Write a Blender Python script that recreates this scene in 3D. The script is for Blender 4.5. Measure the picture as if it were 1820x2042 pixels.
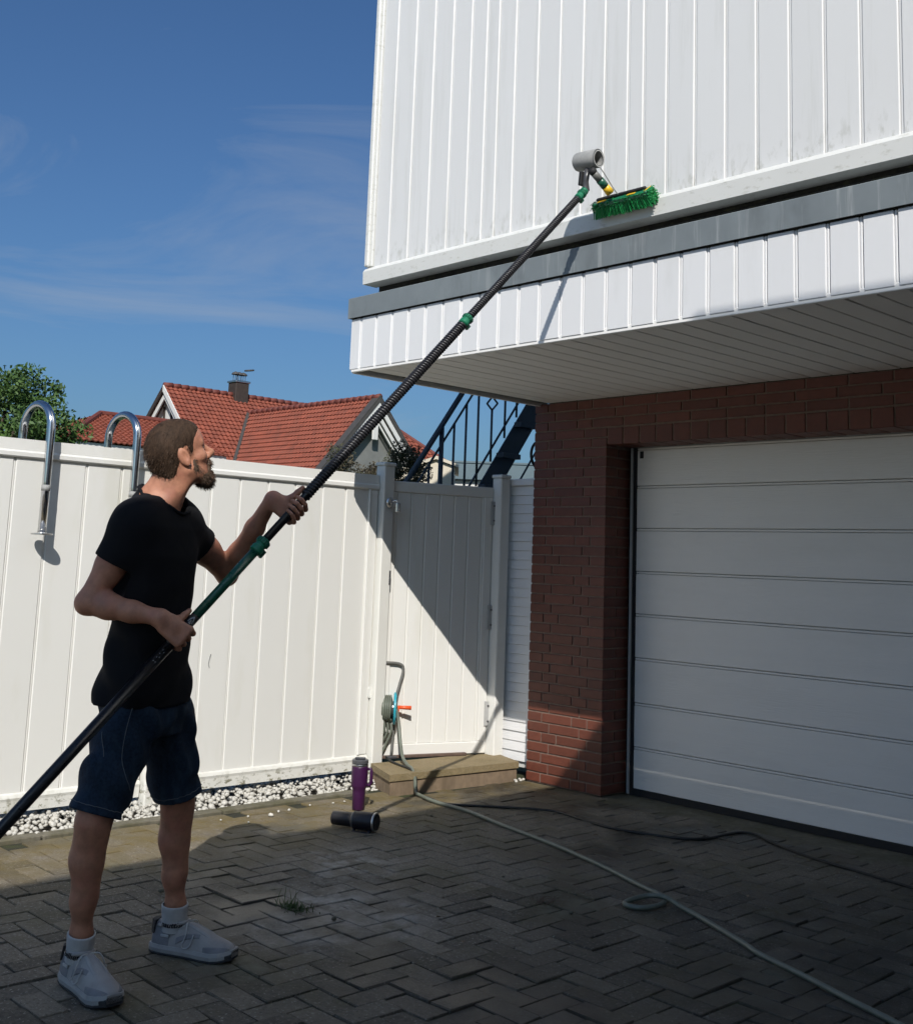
import bpy, math, random
import numpy as np
from mathutils import Vector, Matrix

random.seed(7)
rng = np.random.default_rng(7)
S = bpy.context.scene
COL = S.collection
for o in list(bpy.data.objects):
    bpy.data.objects.remove(o)

# ------------------------------------------------------------------ camera
CAM = Vector((5.1764, -5.6479, 1.3652))
def cam_axes(yaw, pitch, roll):
    y, p, r = map(math.radians, (yaw, pitch, roll))
    fw = Vector((-math.sin(y) * math.cos(p), math.cos(y) * math.cos(p), math.sin(p)))
    rt = Vector((math.cos(y), math.sin(y), 0)); up = rt.cross(fw)
    return rt * math.cos(r) + up * math.sin(r), -rt * math.sin(r) + up * math.cos(r), fw
RT, UP, FW = cam_axes(46.914, 8.5233, 2.1672)
cd = bpy.data.cameras.new('camera'); cam = bpy.data.objects.new('camera', cd); COL.objects.link(cam)
cam.matrix_world = Matrix(((RT.x, UP.x, -FW.x, CAM.x), (RT.y, UP.y, -FW.y, CAM.y), (RT.z, UP.z, -FW.z, CAM.z), (0, 0, 0, 1)))
cd.sensor_fit = 'HORIZONTAL'; cd.sensor_width = 36.0
cd.lens = 2279.7 / 1820.0 * 36.0
cd.shift_x = (910 - 894.6) / 1820.0
cd.shift_y = (780.05 - 1021) / 1820.0
cd.clip_start = 0.05; cd.clip_end = 3000
S.camera = cam

# ------------------------------------------------------------------ sky and sun
SUN = Vector((1.08, -1.0, 1.21)).normalized()          # towards the sun
ELEV = math.asin(SUN.z); AZ = math.atan2(SUN.x, SUN.y)
W = bpy.data.worlds.new('World'); S.world = W; W.use_nodes = True
wn, wl = W.node_tree.nodes, W.node_tree.links
wn.clear()
wout = wn.new('ShaderNodeOutputWorld'); bg = wn.new('ShaderNodeBackground')
sky = wn.new('ShaderNodeTexSky'); sky.sky_type = 'NISHITA'; sky.sun_disc = False
sky.sun_elevation = ELEV; sky.sun_rotation = AZ
sky.air_density = 1.15; sky.dust_density = 2.0; sky.ozone_density = 3.2
bg.inputs['Strength'].default_value = 0.078
tc = wn.new('ShaderNodeTexCoord'); mp = wn.new('ShaderNodeMapping')
mp.inputs['Scale'].default_value = (1.3, 1.3, 5.0); mp.inputs['Location'].default_value = (6.882, 3.419, 0.381)
mp.inputs['Rotation'].default_value = (0.12, -0.18, 0.3)
nz = wn.new('ShaderNodeTexNoise'); nz.inputs['Scale'].default_value = 1.7; nz.inputs['Detail'].default_value = 9
nz.inputs['Roughness'].default_value = 0.62; nz.inputs['Distortion'].default_value = 0.9
cr = wn.new('ShaderNodeValToRGB'); cr.color_ramp.elements[0].position = 0.52; cr.color_ramp.elements[1].position = 0.95
cr.color_ramp.elements[1].color = (.75, .75, .75, 1)
mx = wn.new('ShaderNodeMix'); mx.data_type = 'RGBA'; mx.inputs['B'].default_value = (5.2, 5.6, 6.2, 1)
wl.new(tc.outputs['Generated'], mp.inputs['Vector']); wl.new(mp.outputs[0], nz.inputs['Vector'])
wl.new(nz.outputs['Fac'], cr.inputs['Fac']); wl.new(cr.outputs['Color'], mx.inputs['Factor'])
tint = wn.new('ShaderNodeMix'); tint.data_type = 'RGBA'; tint.blend_type = 'MULTIPLY'; tint.inputs['Factor'].default_value = 1; tint.inputs['B'].default_value = (.57, .83, 1.12, 1)
wl.new(sky.outputs[0], tint.inputs['A']); wl.new(tint.outputs['Result'], mx.inputs['A']); wl.new(mx.outputs['Result'], bg.inputs['Color'])
wl.new(bg.outputs[0], wout.inputs['Surface'])
sl = bpy.data.lights.new('sun', 'SUN'); sl.energy = 4.6; sl.angle = math.radians(0.27); sl.color = (1.0, 0.96, 0.90)
so = bpy.data.objects.new('sun', sl); COL.objects.link(so)
so.rotation_euler = SUN.to_track_quat('Z', 'Y').to_euler(); so.location = (8, -8, 12)
S.view_settings.view_transform = 'Standard'; S.view_settings.look = 'None'
S.view_settings.exposure = 0.0; S.view_settings.gamma = 1.0; S.view_settings.use_curve_mapping = False
S.render.engine = 'CYCLES'
S.cycles.max_bounces = 5; S.cycles.diffuse_bounces = 4; S.cycles.glossy_bounces = 3; S.cycles.transmission_bounces = 2; S.cycles.caustics_reflective = False; S.cycles.caustics_refractive = False
S.cycles.use_adaptive_sampling = True; S.cycles.adaptive_threshold = 0.03; S.cycles.use_denoising = True

# ------------------------------------------------------------------ materials
def mat(name, col, rough=0.6, metal=0.0, var=0.12, scale=8.0, bump=0.0, bscale=120.0, objvar=0.0, spec=0.5,
        stretch=(1, 1, 1), stains_and_shade=(), coat=0.0, wet=False):
    """Principled surface; colour varies with noise in world space and per object.
    stains: (colour, scale, stretch, lo, hi, amount, zmask or None) mixed over the base."""
    m = bpy.data.materials.new(name); m.use_nodes = True
    nt = m.node_tree; N, L = nt.nodes, nt.links
    b = N['Principled BSDF']
    b.inputs['Roughness'].default_value = rough; b.inputs['Metallic'].default_value = metal
    b.inputs['Specular IOR Level'].default_value = spec
    if coat: b.inputs['Coat Weight'].default_value = coat; b.inputs['Coat Roughness'].default_value = .15
    geo = N.new('ShaderNodeNewGeometry')
    def vec(st):
        v = N.new('ShaderNodeVectorMath'); v.operation = 'MULTIPLY'; v.inputs[1].default_value = st
        L.new(geo.outputs['Position'], v.inputs[0]); return v.outputs[0]
    def noise(sc, st=(1, 1, 1), det=2, ro=.6):
        n = N.new('ShaderNodeTexNoise'); n.inputs['Scale'].default_value = sc
        n.inputs['Detail'].default_value = det; n.inputs['Roughness'].default_value = ro
        L.new(vec(st), n.inputs['Vector']); return n.outputs['Fac']
    def math_(op, a, c):
        n = N.new('ShaderNodeMath'); n.operation = op
        for i, q in enumerate((a, c)):
            if isinstance(q, (int, float)): n.inputs[i].default_value = q
            else: L.new(q, n.inputs[i])
        return n.outputs[0]
    def ramp(s, lo, hi, to0=0.0, to1=1.0):
        n = N.new('ShaderNodeMapRange'); n.inputs[1].default_value = lo; n.inputs[2].default_value = hi
        n.inputs[3].default_value = to0; n.inputs[4].default_value = to1; n.clamp = True
        L.new(s, n.inputs[0]); return n.outputs[0]
    def mixc(f, a, c):
        n = N.new('ShaderNodeMix'); n.data_type = 'RGBA'; n.clamp_factor = True
        if isinstance(f, (int, float)): n.inputs['Factor'].default_value = f
        else: L.new(f, n.inputs['Factor'])
        for k, q in (('A', a), ('B', c)):
            if isinstance(q, tuple): n.inputs[k].default_value = (*q, 1)
            else: L.new(q, n.inputs[k])
        return n.outputs['Result']
    f = ramp(noise(scale, stretch, 3), .3, .7)
    if objvar:
        oi = N.new('ShaderNodeObjectInfo')
        f = math_('ADD', math_('MULTIPLY', f, 1 - objvar), math_('MULTIPLY', oi.outputs['Random'], objvar))
    c = mixc(f, tuple(x * (1 - var) for x in col), tuple(min(1, x * (1 + var)) for x in col))
    for sc_, scl, st, lo, hi, amt, zm in stains_and_shade:
        k = ramp(noise(scl, st, 4, .68), lo, hi, 0, amt)
        if zm:
            sx = N.new('ShaderNodeSeparateXYZ'); L.new(geo.outputs['Position'], sx.inputs[0])
            if zm[0] == 'd':
                dn = N.new('ShaderNodeVectorMath'); dn.operation = 'DISTANCE'; dn.inputs[1].default_value = (zm[1], zm[2], 0)
                L.new(geo.outputs['Position'], dn.inputs[0]); k = math_('MULTIPLY', k, ramp(dn.outputs['Value'], zm[4], zm[3]))
            else: k = math_('MULTIPLY', k, ramp(sx.outputs[zm[0]], zm[1], zm[2]))
        c = mixc(k, c, sc_)
    L.new(c, b.inputs['Base Color'])
    if wet: L.new(ramp(k, 0, .8, rough, .42), b.inputs['Roughness'])
    L.new(ramp(f if not objvar else c, .0, 1., max(0, rough - .06), min(1, rough + .06)), b.inputs['Roughness']) if metal < .5 and not wet else None
    if bump:
        bn = N.new('ShaderNodeBump'); bn.inputs['Strength'].default_value = bump; bn.inputs['Distance'].default_value = .003
        L.new(noise(bscale, stretch, 3), bn.inputs['Height']); L.new(bn.outputs[0], b.inputs['Normal'])
    return m

GR = (.16, .17, .10)
MT = {}
MT['white'] = mat('white_cladding', (.70, .70, .69), .42, var=.025, scale=1.5, bump=.12, bscale=60, stretch=(1, 1, .06), objvar=.6,
    stains_and_shade=(((.42, .42, .36), 5, (3, 3, .22), .52, .74, .35, (2, 5.2, 3.0)), ((.20, .20, .12), 20, (1.3, 1.3, .6), .52, .68, .45, (2, 3.20, 3.03)),))
MT['trim'] = mat('white_trim', (.68, .68, .65), .45, var=.03, scale=2,
    stains_and_shade=(((.36, .35, .28), 18, (1, 1, 2.5), .56, .72, .5, None),))
MT['fascia'] = mat('white_fascia', (.74, .74, .74), .40, var=.02, scale=2, bump=.05, bscale=80, stretch=(1, 1, .1), objvar=.6,
    stains_and_shade=(((.5, .5, .47), 7, (1, 1, .25), .58, .8, .25, None),))
MT['soffit'] = mat('white_soffit', (.88, .86, .82), .5, var=.03, scale=2, objvar=.5)
MT['flash'] = mat('grey_metal_flashing', (.19, .215, .225), .5, metal=.0, var=.1, scale=4,
    stains_and_shade=(((.36, .38, .38), 22, (1, 1, .05), .56, .66, .55, (0, .9, 1.3)), ((.09, .10, .105), 5, (1, 1, .5), .5, .75, .5, None)))
MT['gap'] = mat('dark_wet_timber', (.022, .02, .016), .85, var=.5, scale=14, bump=.6, bscale=40,
    stains_and_shade=(((.09, .085, .04), 18, (1, 1, 2), .52, .7, .7, None),))
MT['brick'] = mat('red_clinker_brick', (.128, .036, .021), .62, var=.30, scale=24, bump=.35, bscale=220, objvar=.55,
    stains_and_shade=(((.065, .030, .022), 90, (1, 1, 1), .52, .75, .55, None),))
MT['mortar'] = mat('grey_mortar', (.195, .14, .11), .9, var=.2, scale=40, bump=.5, bscale=300)
MT['door'] = mat('white_garage_door', (.86, .825, .77), .42, var=.02, scale=3, bump=.5, bscale=30, stretch=(.35, .35, 5), objvar=.3,
    stains_and_shade=(((.74, .71, .66), 2.2, (.6, .6, 1.6), .5, .8, .5, None),))
MT['rubber'] = mat('black_rubber', (.012, .012, .013), .7, var=.3)
MT['frame'] = mat('grey_door_frame', (.42, .42, .41), .5, var=.08)
MT['pvc'] = mat('white_pvc_fence', (.74, .73, .69), .36, var=.02, scale=1.2, objvar=.6,
    stains_and_shade=(((.60, .58, .48), 3.2, (1, 1, .25), .56, .78, .45, None),))
MT['pvcrail'] = mat('white_pvc_rail_with_algae', (.72, .71, .66), .40, var=.03, scale=2,
    stains_and_shade=(((.13, .12, .055), 16, (1, 1.0, 1.6), .53, .62, .85, (2, .15, .09)), ((.36, .34, .24), 7, (1, 1, 1), .5, .7, .5, (2, .2, .1))))
MT['steel'] = mat('polished_stainless_steel', (.62, .62, .62), .13, metal=1.0, var=.06, scale=10)
MT['steelm'] = mat('brushed_steel', (.55, .55, .54), .3, metal=1.0, var=.08, scale=30)
MT['paver'] = mat('concrete_paver', (.148, .126, .096), .88, var=.62, scale=45, bump=1.0, bscale=240, objvar=.62, wet=True,
    stains_and_shade=(((.40, .37, .32), 85, (1, 1, 1), .585, .65, .75, None), ((.035, .03, .023), 95, (1, 1, 1), .57, .66, .7, None),
            ((.42, .40, .36), 1.9, (1, 1, 1), .605, .68, .72, None),
            ((.080, .070, .024), 1.9, (1, 1, 1), .48, .66, .66, None),
            ((.135, .098, .028), 5, (1, 1, 1), .30, .60, .82, (0, .8, .1)), ((.50, .48, .44), 7, (1, 1, 1), .38, .62, .8, ('d', 1.50, -2.72, .10, .55)), ((.44, .42, .38), 9, (1, 1, 1), .45, .62, .7, ('d', .95, -2.20, .05, .40)),
            ((.030, .026, .016), 1.6, (1, 1, 1), .30, .62, .72, (0, 1.5, 3.0)), ((.026, .023, .018), .9, (1, 1, 1), .50, .64, .80, None),))  # first entry here: deep shade of the drive's right side put into the colour
MT['bounce_ground'] = mat('pale_bounce_concrete', (.46, .44, .41), .9, var=.15, scale=4, bump=.5, bscale=80)  # kept pale so the added ground reflects more sun
MT['sand'] = mat('dark_joint_sand', (.022, .022, .012), .95, var=.5, scale=50, bump=.8, bscale=300,
    stains_and_shade=(((.045, .055, .012), 6, (1, 1, 1), .48, .62, .7, None),))
MT['edging'] = mat('concrete_edging', (.15, .135, .10), .9, var=.3, scale=30, bump=.7, bscale=250,
    stains_and_shade=(((.075, .07, .03), 5, (1, 1, 1), .4, .65, .8, None),))
MT['earth'] = mat('dark_soil', (.05, .042, .03), .95, var=.4, scale=10, bump=.8, bscale=60)
MT['lawn'] = mat('lawn_ground', (.06, .085, .03), .95, var=.4, scale=3, bump=.6, bscale=30)
MT['pebble'] = mat('white_marble_pebble', (.54, .52, .47), .75, var=.3, scale=60, bump=.3, bscale=200, objvar=.3,
    stains_and_shade=(((.33, .30, .22), 28, (1, 1, 1), .52, .72, .6, None),))
MT['stepslab'] = mat('exposed_aggregate_slab', (.235, .18, .095), .85, var=.35, scale=160, bump=1.0, bscale=180,
    stains_and_shade=(((.50, .47, .40), 190, (1, 1, 1), .58, .68, .7, None), ((.14, .11, .045), 5, (1, 1, 1), .45, .7, .6, None)))
MT['stepbase'] = mat('weathered_concrete_block', (.22, .16, .105), .9, var=.25, scale=12, bump=.6, bscale=150,
    stains_and_shade=(((.10, .075, .045), 9, (1, 1, .15), .45, .7, .6, None),))
MT['plank'] = mat('brown_threshold_plank', (.11, .072, .055), .8, var=.25, scale=20, stretch=(6, 1, 1))
MT['grey_tube'] = mat('grey_plastic_tube', (.14, .14, .13), .5, var=.1)
MT['hose'] = mat('grey_green_hose', (.135, .15, .12), .42, var=.12, scale=20)
MT['cable'] = mat('black_cable', (.012, .012, .012), .5, var=.2)
MT['cyan'] = mat('turquoise_plastic', (.02, .33, .42), .4, var=.08)
MT['orange'] = mat('orange_plastic', (.80, .11, .03), .4, var=.08)
MT['purple'] = mat('purple_powder_coat', (.040, .006, .044), .42, var=.08, scale=30)
MT['navy'] = mat('navy_powder_coat', (.0045, .005, .011), .4, var=.1, scale=30)
MT['lid'] = mat('smoky_grey_plastic', (.07, .07, .075), .3, var=.1)
MT['black'] = mat('black_carbon', (.010, .010, .011), .32, var=.2, scale=60)
MT['bhose'] = mat('black_coiled_hose', (.022, .021, .024), .38, var=.2, scale=60)
MT['green'] = mat('green_plastic', (.012, .17, .085), .38, var=.12, scale=40)
MT['dgreen'] = mat('dark_green_coated_tube', (.010, .085, .048), .3, var=.1, scale=40)
MT['bristle'] = mat('green_bristles', (.008, .26, .065), .6, var=.35, scale=200)
MT['yellow'] = mat('yellow_plastic', (.75, .45, .02), .4, var=.1)
MT['foam'] = mat('grey_foam_pad', (.30, .30, .29), .75, var=.12, scale=40, bump=.3, bscale=200)
MT['skin'] = mat('skin', (.43, .195, .118), .55, var=.20, scale=26, bump=.22, bscale=330,
    stains_and_shade=(((.48, .16, .12), 11, (1, 1, 1), .50, .72, .45, None), ((.30, .15, .10), 45, (1, 1, 1), .58, .7, .35, None),))
MT['hairlight'] = mat('light_brown_hair', (.082, .050, .032), .6, var=.4, scale=60, spec=.2)  # lighter strands scattered through the hair as streaks
MT['hair'] = mat('short_brown_hair', (.046, .028, .018), .7, spec=.15, var=.35, scale=70, bump=.3, bscale=420, stretch=(1, 1, .35))
MT['beard'] = mat('brown_beard', (.080, .047, .027), .65, var=.4, scale=120)
MT['lip'] = mat('lips', (.30, .115, .10), .5, var=.1)
MT['eye'] = mat('dark_eye', (.05, .04, .04), .15, var=.1)
MT['tee'] = mat('black_cotton', (.006, .006, .0075), .9, var=.2, scale=40, bump=.35, bscale=40, spec=.25)
MT['denim'] = mat('dark_blue_denim', (.014, .026, .046), .85, var=.4, scale=120, bump=.5, bscale=600, spec=.2,
    stains_and_shade=(((.040, .070, .105), 9, (1.4, 1.4, .6), .48, .70, .7, None),))
MT['stitch'] = mat('pale_denim_stitch', (.10, .115, .13), .8, var=.15, scale=60)
MT['sock'] = mat('white_ribbed_sock', (.45, .44, .43), .9, var=.08, scale=40, bump=.4, bscale=300)
MT['ink'] = mat('black_print', (.02, .02, .024), .8, var=.1)
MT['shoe'] = mat('pale_grey_suede', (.34, .32, .305), .82, var=.14, scale=18, bump=.3, bscale=220)
MT['overlay'] = mat('grey_shoe_overlay', (.21, .205, .215), .75, var=.12, scale=30, bump=.3, bscale=300)
MT['sole'] = mat('off_white_midsole', (.34, .33, .32), .7, var=.1, scale=30)
MT['outsole'] = mat('dark_rubber_sole', (.03, .03, .032), .8, var=.2, scale=30)
MT['tile'] = mat('orange_clay_roof_tile', (.225, .058, .032), .75, var=.28, scale=3, bump=.3, bscale=40,
    stains_and_shade=(((.17, .06, .04), 2.2, (1, 1, 1), .5, .75, .55, None),))
MT['ridge'] = mat('dark_red_ridge_tile', (.15, .038, .026), .7, var=.2, scale=5)
MT['plaster'] = mat('white_plaster', (.66, .65, .62), .85, var=.05, scale=2)
MT['greyplaster'] = mat('grey_gable_plaster', (.18, .185, .175), .85, var=.1, scale=3)
MT['darkwood'] = mat('dark_brown_timber', (.045, .032, .026), .75, var=.2, scale=10)
MT['lead'] = mat('dark_grey_verge', (.065, .06, .055), .6, var=.15)
MT['slate'] = mat('blue_steel_paint', (.024, .038, .058), .45, var=.2, scale=12)
MT['bluegrey'] = mat('blue_grey_metal_fascia', (.105, .155, .18), .5, var=.08, scale=2)
MT['cream'] = mat('cream_render', (.62, .56, .45), .85, var=.05, scale=2)
MT['leaf'] = mat('green_leaves', (.050, .105, .020), .65, var=.5, scale=1.5, stains_and_shade=(((.10, .16, .03), 3, (1, 1, 1), .5, .7, .6, None),))
MT['dryleaf'] = mat('dry_bush_leaves', (.075, .062, .038), .75, var=.5, scale=9, stains_and_shade=(((.035, .05, .018), 5, (1, 1, 1), .45, .6, .8, None), ((.30, .25, .19), 30, (1, 1, 1), .62, .7, .6, None)))
MT['bark'] = mat('bark', (.06, .045, .03), .9, var=.3, scale=10, bump=.8, bscale=40)
MT['grassb'] = mat('grass_blades', (.055, .085, .022), .7, var=.4, scale=30)
MT['rawbrick'] = mat('brick_wall_plain', (.16, .06, .045), .8, var=.25, scale=14, bump=.4, bscale=60)

# ------------------------------------------------------------------ mesh helpers
class MB:
    def __init__(s): s.v = []; s.f = []
    def add(s, vs, fs, M=None):
        k = len(s.v)
        s.v += [tuple(M @ Vector(p)) if M is not None else tuple(p) for p in vs]
        s.f += [tuple(k + i for i in q) for q in fs]; return s
    def box(s, x0, x1, y0, y1, z0, z1, M=None):
        vs = [(x, y, z) for z in (z0, z1) for y in (y0, y1) for x in (x0, x1)]
        return s.add(vs, [(0, 2, 3, 1), (4, 5, 7, 6), (0, 1, 5, 4), (2, 6, 7, 3), (0, 4, 6, 2), (1, 3, 7, 5)], M)
    def cbox(s, x0, x1, y0, y1, z0, z1, c=.003, M=None):
        lo = (x0, y0, z0); hi = (x1, y1, z1); vs = []; idx = {}
        for sx in (0, 1):
            for sy in (0, 1):
                for sz in (0, 1):
                    sg = (sx, sy, sz)
                    for ax in range(3):
                        p = []
                        for k in range(3):
                            val = hi[k] if sg[k] else lo[k]
                            if k != ax: val += -c if sg[k] else c
                            p.append(val)
                        idx[(sx, sy, sz, ax)] = len(vs); vs.append(tuple(p))
        fs = []
        cen = Vector(((x0 + x1) / 2, (y0 + y1) / 2, (z0 + z1) / 2))
        def face(ids):
            a, b_, c_ = (Vector(vs[i]) for i in ids[:3]); n = (b_ - a).cross(c_ - a)
            m = sum((Vector(vs[i]) for i in ids), Vector()) / len(ids)
            fs.append(tuple(ids) if n.dot(m - cen) > 0 else tuple(reversed(ids)))
        for ax in range(3):
            o1, o2 = [k for k in range(3) if k != ax]
            for sv in (0, 1):
                ids = []
                for q in ((0, 0), (1, 0), (1, 1), (0, 1)):
                    g = [0, 0, 0]; g[ax] = sv; g[o1], g[o2] = q; ids.append(idx[(*g, ax)])
                face(ids)
            for q in ((0, 0), (1, 0), (1, 1), (0, 1)):   # edges parallel to ax
                g0 = [0, 0, 0]; g1 = [0, 0, 0]; g0[ax] = 0; g1[ax] = 1
                g0[o1], g0[o2] = q; g1[o1], g1[o2] = q
                face([idx[(*g0, o1)], idx[(*g1, o1)], idx[(*g1, o2)], idx[(*g0, o2)]])
        for sx in (0, 1):
            for sy in (0, 1):
                for sz in (0, 1): face([idx[(sx, sy, sz, 0)], idx[(sx, sy, sz, 1)], idx[(sx, sy, sz, 2)]])
        return s.add(vs, fs, M)
    def tube(s, path, r, n=10, cap=True, closed=False):
        P = [Vector(p) for p in path]; m = len(P)
        R = r if isinstance(r, (list, tuple)) else [r] * m
        T = []
        for i in range(m):
            a = P[i - 1] if (i or closed) else P[i]; b_ = P[(i + 1) % m] if (i < m - 1 or closed) else P[i]
            t = b_ - a; T.append(t.normalized() if t.length > 1e-9 else Vector((0, 0, 1)))
        u = T[0].orthogonal().normalized(); vs = []
        for i in range(m):
            u = (u - T[i] * u.dot(T[i])).normalized(); w = T[i].cross(u)
            for k in range(n):
                an = 2 * math.pi * k / n; vs.append(tuple(P[i] + (u * math.cos(an) + w * math.sin(an)) * R[i]))
        fs = []
        for i in range(m if closed else m - 1):
            j = (i + 1) % m
            for k in range(n): fs.append((i * n + k, i * n + (k + 1) % n, j * n + (k + 1) % n, j * n + k))
        if cap and not closed:
            fs.append(tuple(reversed(range(n)))); fs.append(tuple((m - 1) * n + k for k in range(n)))
        return s.add(vs, fs)
    def lathe(s, prof, n=24, M=None):
        vs = []; fs = []
        for r, z in prof:
            for k in range(n):
                a = 2 * math.pi * k / n; vs.append((r * math.cos(a), r * math.sin(a), z))
        for i in range(len(prof) - 1):
            for k in range(n): fs.append((i * n + k, i * n + (k + 1) % n, (i + 1) * n + (k + 1) % n, (i + 1) * n + k))
        fs.append(tuple(reversed(range(n)))); fs.append(tuple((len(prof) - 1) * n + k for k in range(n)))
        return s.add(vs, fs, M)
    def prism(s, pts, d):
        """closed polygon in 3D extruded by vector d"""
        n = len(pts); d = Vector(d); vs = [tuple(p) for p in pts] + [tuple(Vector(p) + d) for p in pts]
        fs = [tuple(range(n)), tuple(reversed(range(n, 2 * n)))]
        for i in range(n): j = (i + 1) % n; fs.append((j, i, n + i, n + j))
        return s.add(vs, fs)
    def mesh(s, name, m, smooth=False):
        me = bpy.data.meshes.new(name); me.from_pydata(s.v, [], s.f); me.update()
        me.materials.append(MT[m] if isinstance(m, str) else m)
        if smooth: me.shade_smooth()
        return me
    def build(s, name, m, parent=None, smooth=False):
        return link(name, s.mesh(name, m, smooth), parent)
def link(name, me, parent=None, loc=None, rot=None):
    o = bpy.data.objects.new(name, me); COL.objects.link(o)
    if loc is not None: o.location = loc
    if rot is not None: o.rotation_euler = rot
    if parent is not None:
        o.parent = parent
        if parent.type == 'EMPTY': o.matrix_parent_inverse = Matrix.Translation(-parent.location)
    return o
def tag(o, label, cat, group=None):
    o['label'] = label; o['category'] = cat
    if group: o['group'] = group
    return o
def thing(name, loc, label, cat, group=None):
    o = bpy.data.objects.new(name, None); COL.objects.link(o); o.location = loc; o.empty_display_size = .1
    return tag(o, label, cat, group)
def struct(o): o['kind'] = 'structure'; return o
def stuff(o): o['kind'] = 'stuff'; return o
def smooth_path(pts, n=8):
    P = [Vector(p) for p in pts]; out = []
    for i in range(len(P) - 1):
        p0 = P[max(i - 1, 0)]; p1 = P[i]; p2 = P[i + 1]; p3 = P[min(i + 2, len(P) - 1)]
        for k in range(n):
            t = k / n
            out.append(.5 * ((2 * p1) + (p2 - p0) * t + (2 * p0 - 5 * p1 + 4 * p2 - p3) * t * t + (3 * p1 - p0 - 3 * p2 + p3) * t ** 3))
    out.append(P[-1]); return out
def frame(o, zdir, xdir=None):
    z = Vector(zdir).normalized(); x = Vector(xdir) if xdir is not None else z.orthogonal()
    x = (x - z * x.dot(z)).normalized(); y = z.cross(x)
    return Matrix(((x.x, y.x, z.x, o[0]), (x.y, y.y, z.y, o[1]), (x.z, y.z, z.z, o[2]), (0, 0, 0, 1)))

# ------------------------------------------------------------------ ground, driveway, gravel
g = MB(); g.add([(-900, -900, -.09), (900, -900, -.09), (900, 900, -.09), (-900, 900, -.09)], [(0, 1, 2, 3)])
struct(g.build('ground', 'lawn'))
d = MB(); d.box(-.30, 7.3, -14, .26, -.085, -.009)
drive = struct(d.build('driveway', 'sand'))
sb = MB(); sb.box(-.32, 40, -26, -8.0, -.08, -.004); sb.box(-40, -.32, -26, -4.95, -.08, -.004); struct(sb.build('bounce_ground', 'bounce_ground'))  # unseen pale sheets added to bounce sunlight onto the door and soffit
def in_view(p):
    q = Vector(p) - CAM; z = q.dot(FW)
    if z < .3: return None
    u = 894.6 + 2279.7 * q.dot(RT) / z; v = 780.05 - 2279.7 * q.dot(UP) / z
    return (u, v, z)
cells = []
PW, PL = .1, .2
for i in range(-3, 74):
    for j in range(-90, 1):
        k = (i + j) % 4
        x, y = i * PW - .018, j * PW - .023
        if k == 0: cells.append((x + PL / 2, y + PW / 2, 0))
        elif k == 2: cells.append((x + PW / 2, y + PL / 2, 1))
cells = [c for c in cells if c[0] - (.1 if c[2] == 0 else .05) > -.235 and c[1] + (.1 if c[2] else .05) < .005]
cells = [c for c in cells if not (c[0] < -.06 and c[1] > -1.02)]
vis = []; rest = []
for c in cells:
    q = in_view((c[0], c[1], 0))
    (vis if q and -45 < q[0] < 1865 and q[1] < 2080 else rest).append((q[2] if q else 99, c))
vis.sort(key=lambda a: a[0])
rest += vis[300:]; vis = vis[:300]
pm = []
for k in range(12):
    b = MB(); b.cbox(-.0978, .0978, -.0478, .0478, -.05, 0, .0030)
    b.v = [(x + random.uniform(-.0024, .0012) * (1 if x > 0 else -1), y + random.uniform(-.0024, .0012) * (1 if y > 0 else -1), z + (random.uniform(-.0022, .0008) if z > -.02 else 0)) for x, y, z in b.v]
    pm.append(b.mesh('paver', 'paver'))
def jit(): return (random.gauss(0, .010), random.gauss(0, .010), random.gauss(0, .009))
for _, c in vis:
    j = jit(); link('paver', random.choice(pm), drive, (c[0] + random.gauss(0, .001), c[1] + random.gauss(0, .001), random.uniform(-.0045, .0025)),
                    (j[0], j[1], j[2] + (math.pi / 2 if c[2] else 0)))
b = MB()
for _, c in rest:
    if c[0] > 6.8 or c[1] < -8: continue
    M = Matrix.Translation((c[0], c[1], random.uniform(-.003, .002))) @ Matrix.Rotation(math.pi / 2 if c[2] else 0, 4, 'Z') @ Matrix.Rotation(random.gauss(0, .006), 4, 'X')
    b.cbox(-.0975, .0975, -.0475, .0475, -.05, 0, .0030, M)
stuff(b.build('pavers', 'paver', drive))
b = MB(); b.cbox(.0, 3.3, -.115, .262, -.06, -.0065, .002)
struct(b.build('garage_apron', 'edging'))
# concrete edging slabs along the gravel
ed = MB(); ed.box(-.318, -.238, -9.2, -1.11, -.084, -.03); edo = struct(ed.build('edging', 'earth'))
em = MB(); em.cbox(-.04, .04, -.495, .495, -.05, .012, .005); em = em.mesh('edging_slab', 'edging')
for k in range(8):
    link('edging_slab', em, edo, (-.278 + random.gauss(0, .002), -1.61 - k * 1.0, random.gauss(0, .002)), (0, 0, random.gauss(0, .003)))
gb = MB(); gb.box(-1.15, -.318, -4.94, -.76, -.088, -.022); struct(gb.build('gravel_bed', 'earth'))
# pebble shapes: displaced icospheres
def ico(sub=1):
    import bmesh
    bm = bmesh.new(); bmesh.ops.create_icosphere(bm, subdivisions=sub, radius=1)
    v = np.array([q.co[:] for q in bm.verts]); f = [tuple(x.index for x in q.verts) for q in bm.faces]; bm.free(); return v, f
IV, IF = ico(2); IV1, IF1 = ico(1)
def pebble(r, v=IV1):
    sc = np.array([random.uniform(.8, 1.35), random.uniform(.75, 1.1), random.uniform(.55, .85)])
    q = v * sc
    for _ in range(4):
        n = rng.normal(size=3); n /= np.linalg.norm(n); t = random.uniform(.55, .8)
        dd = q @ n - t; q = q - np.outer(np.maximum(dd, 0) * .8, n)
    A = Matrix.Rotation(random.uniform(0, 6.3), 3, 'Z') @ Matrix.Rotation(random.uniform(-.6, .6), 3, 'X')
    return (q * r) @ np.array(A).T
gm = MB()
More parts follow.
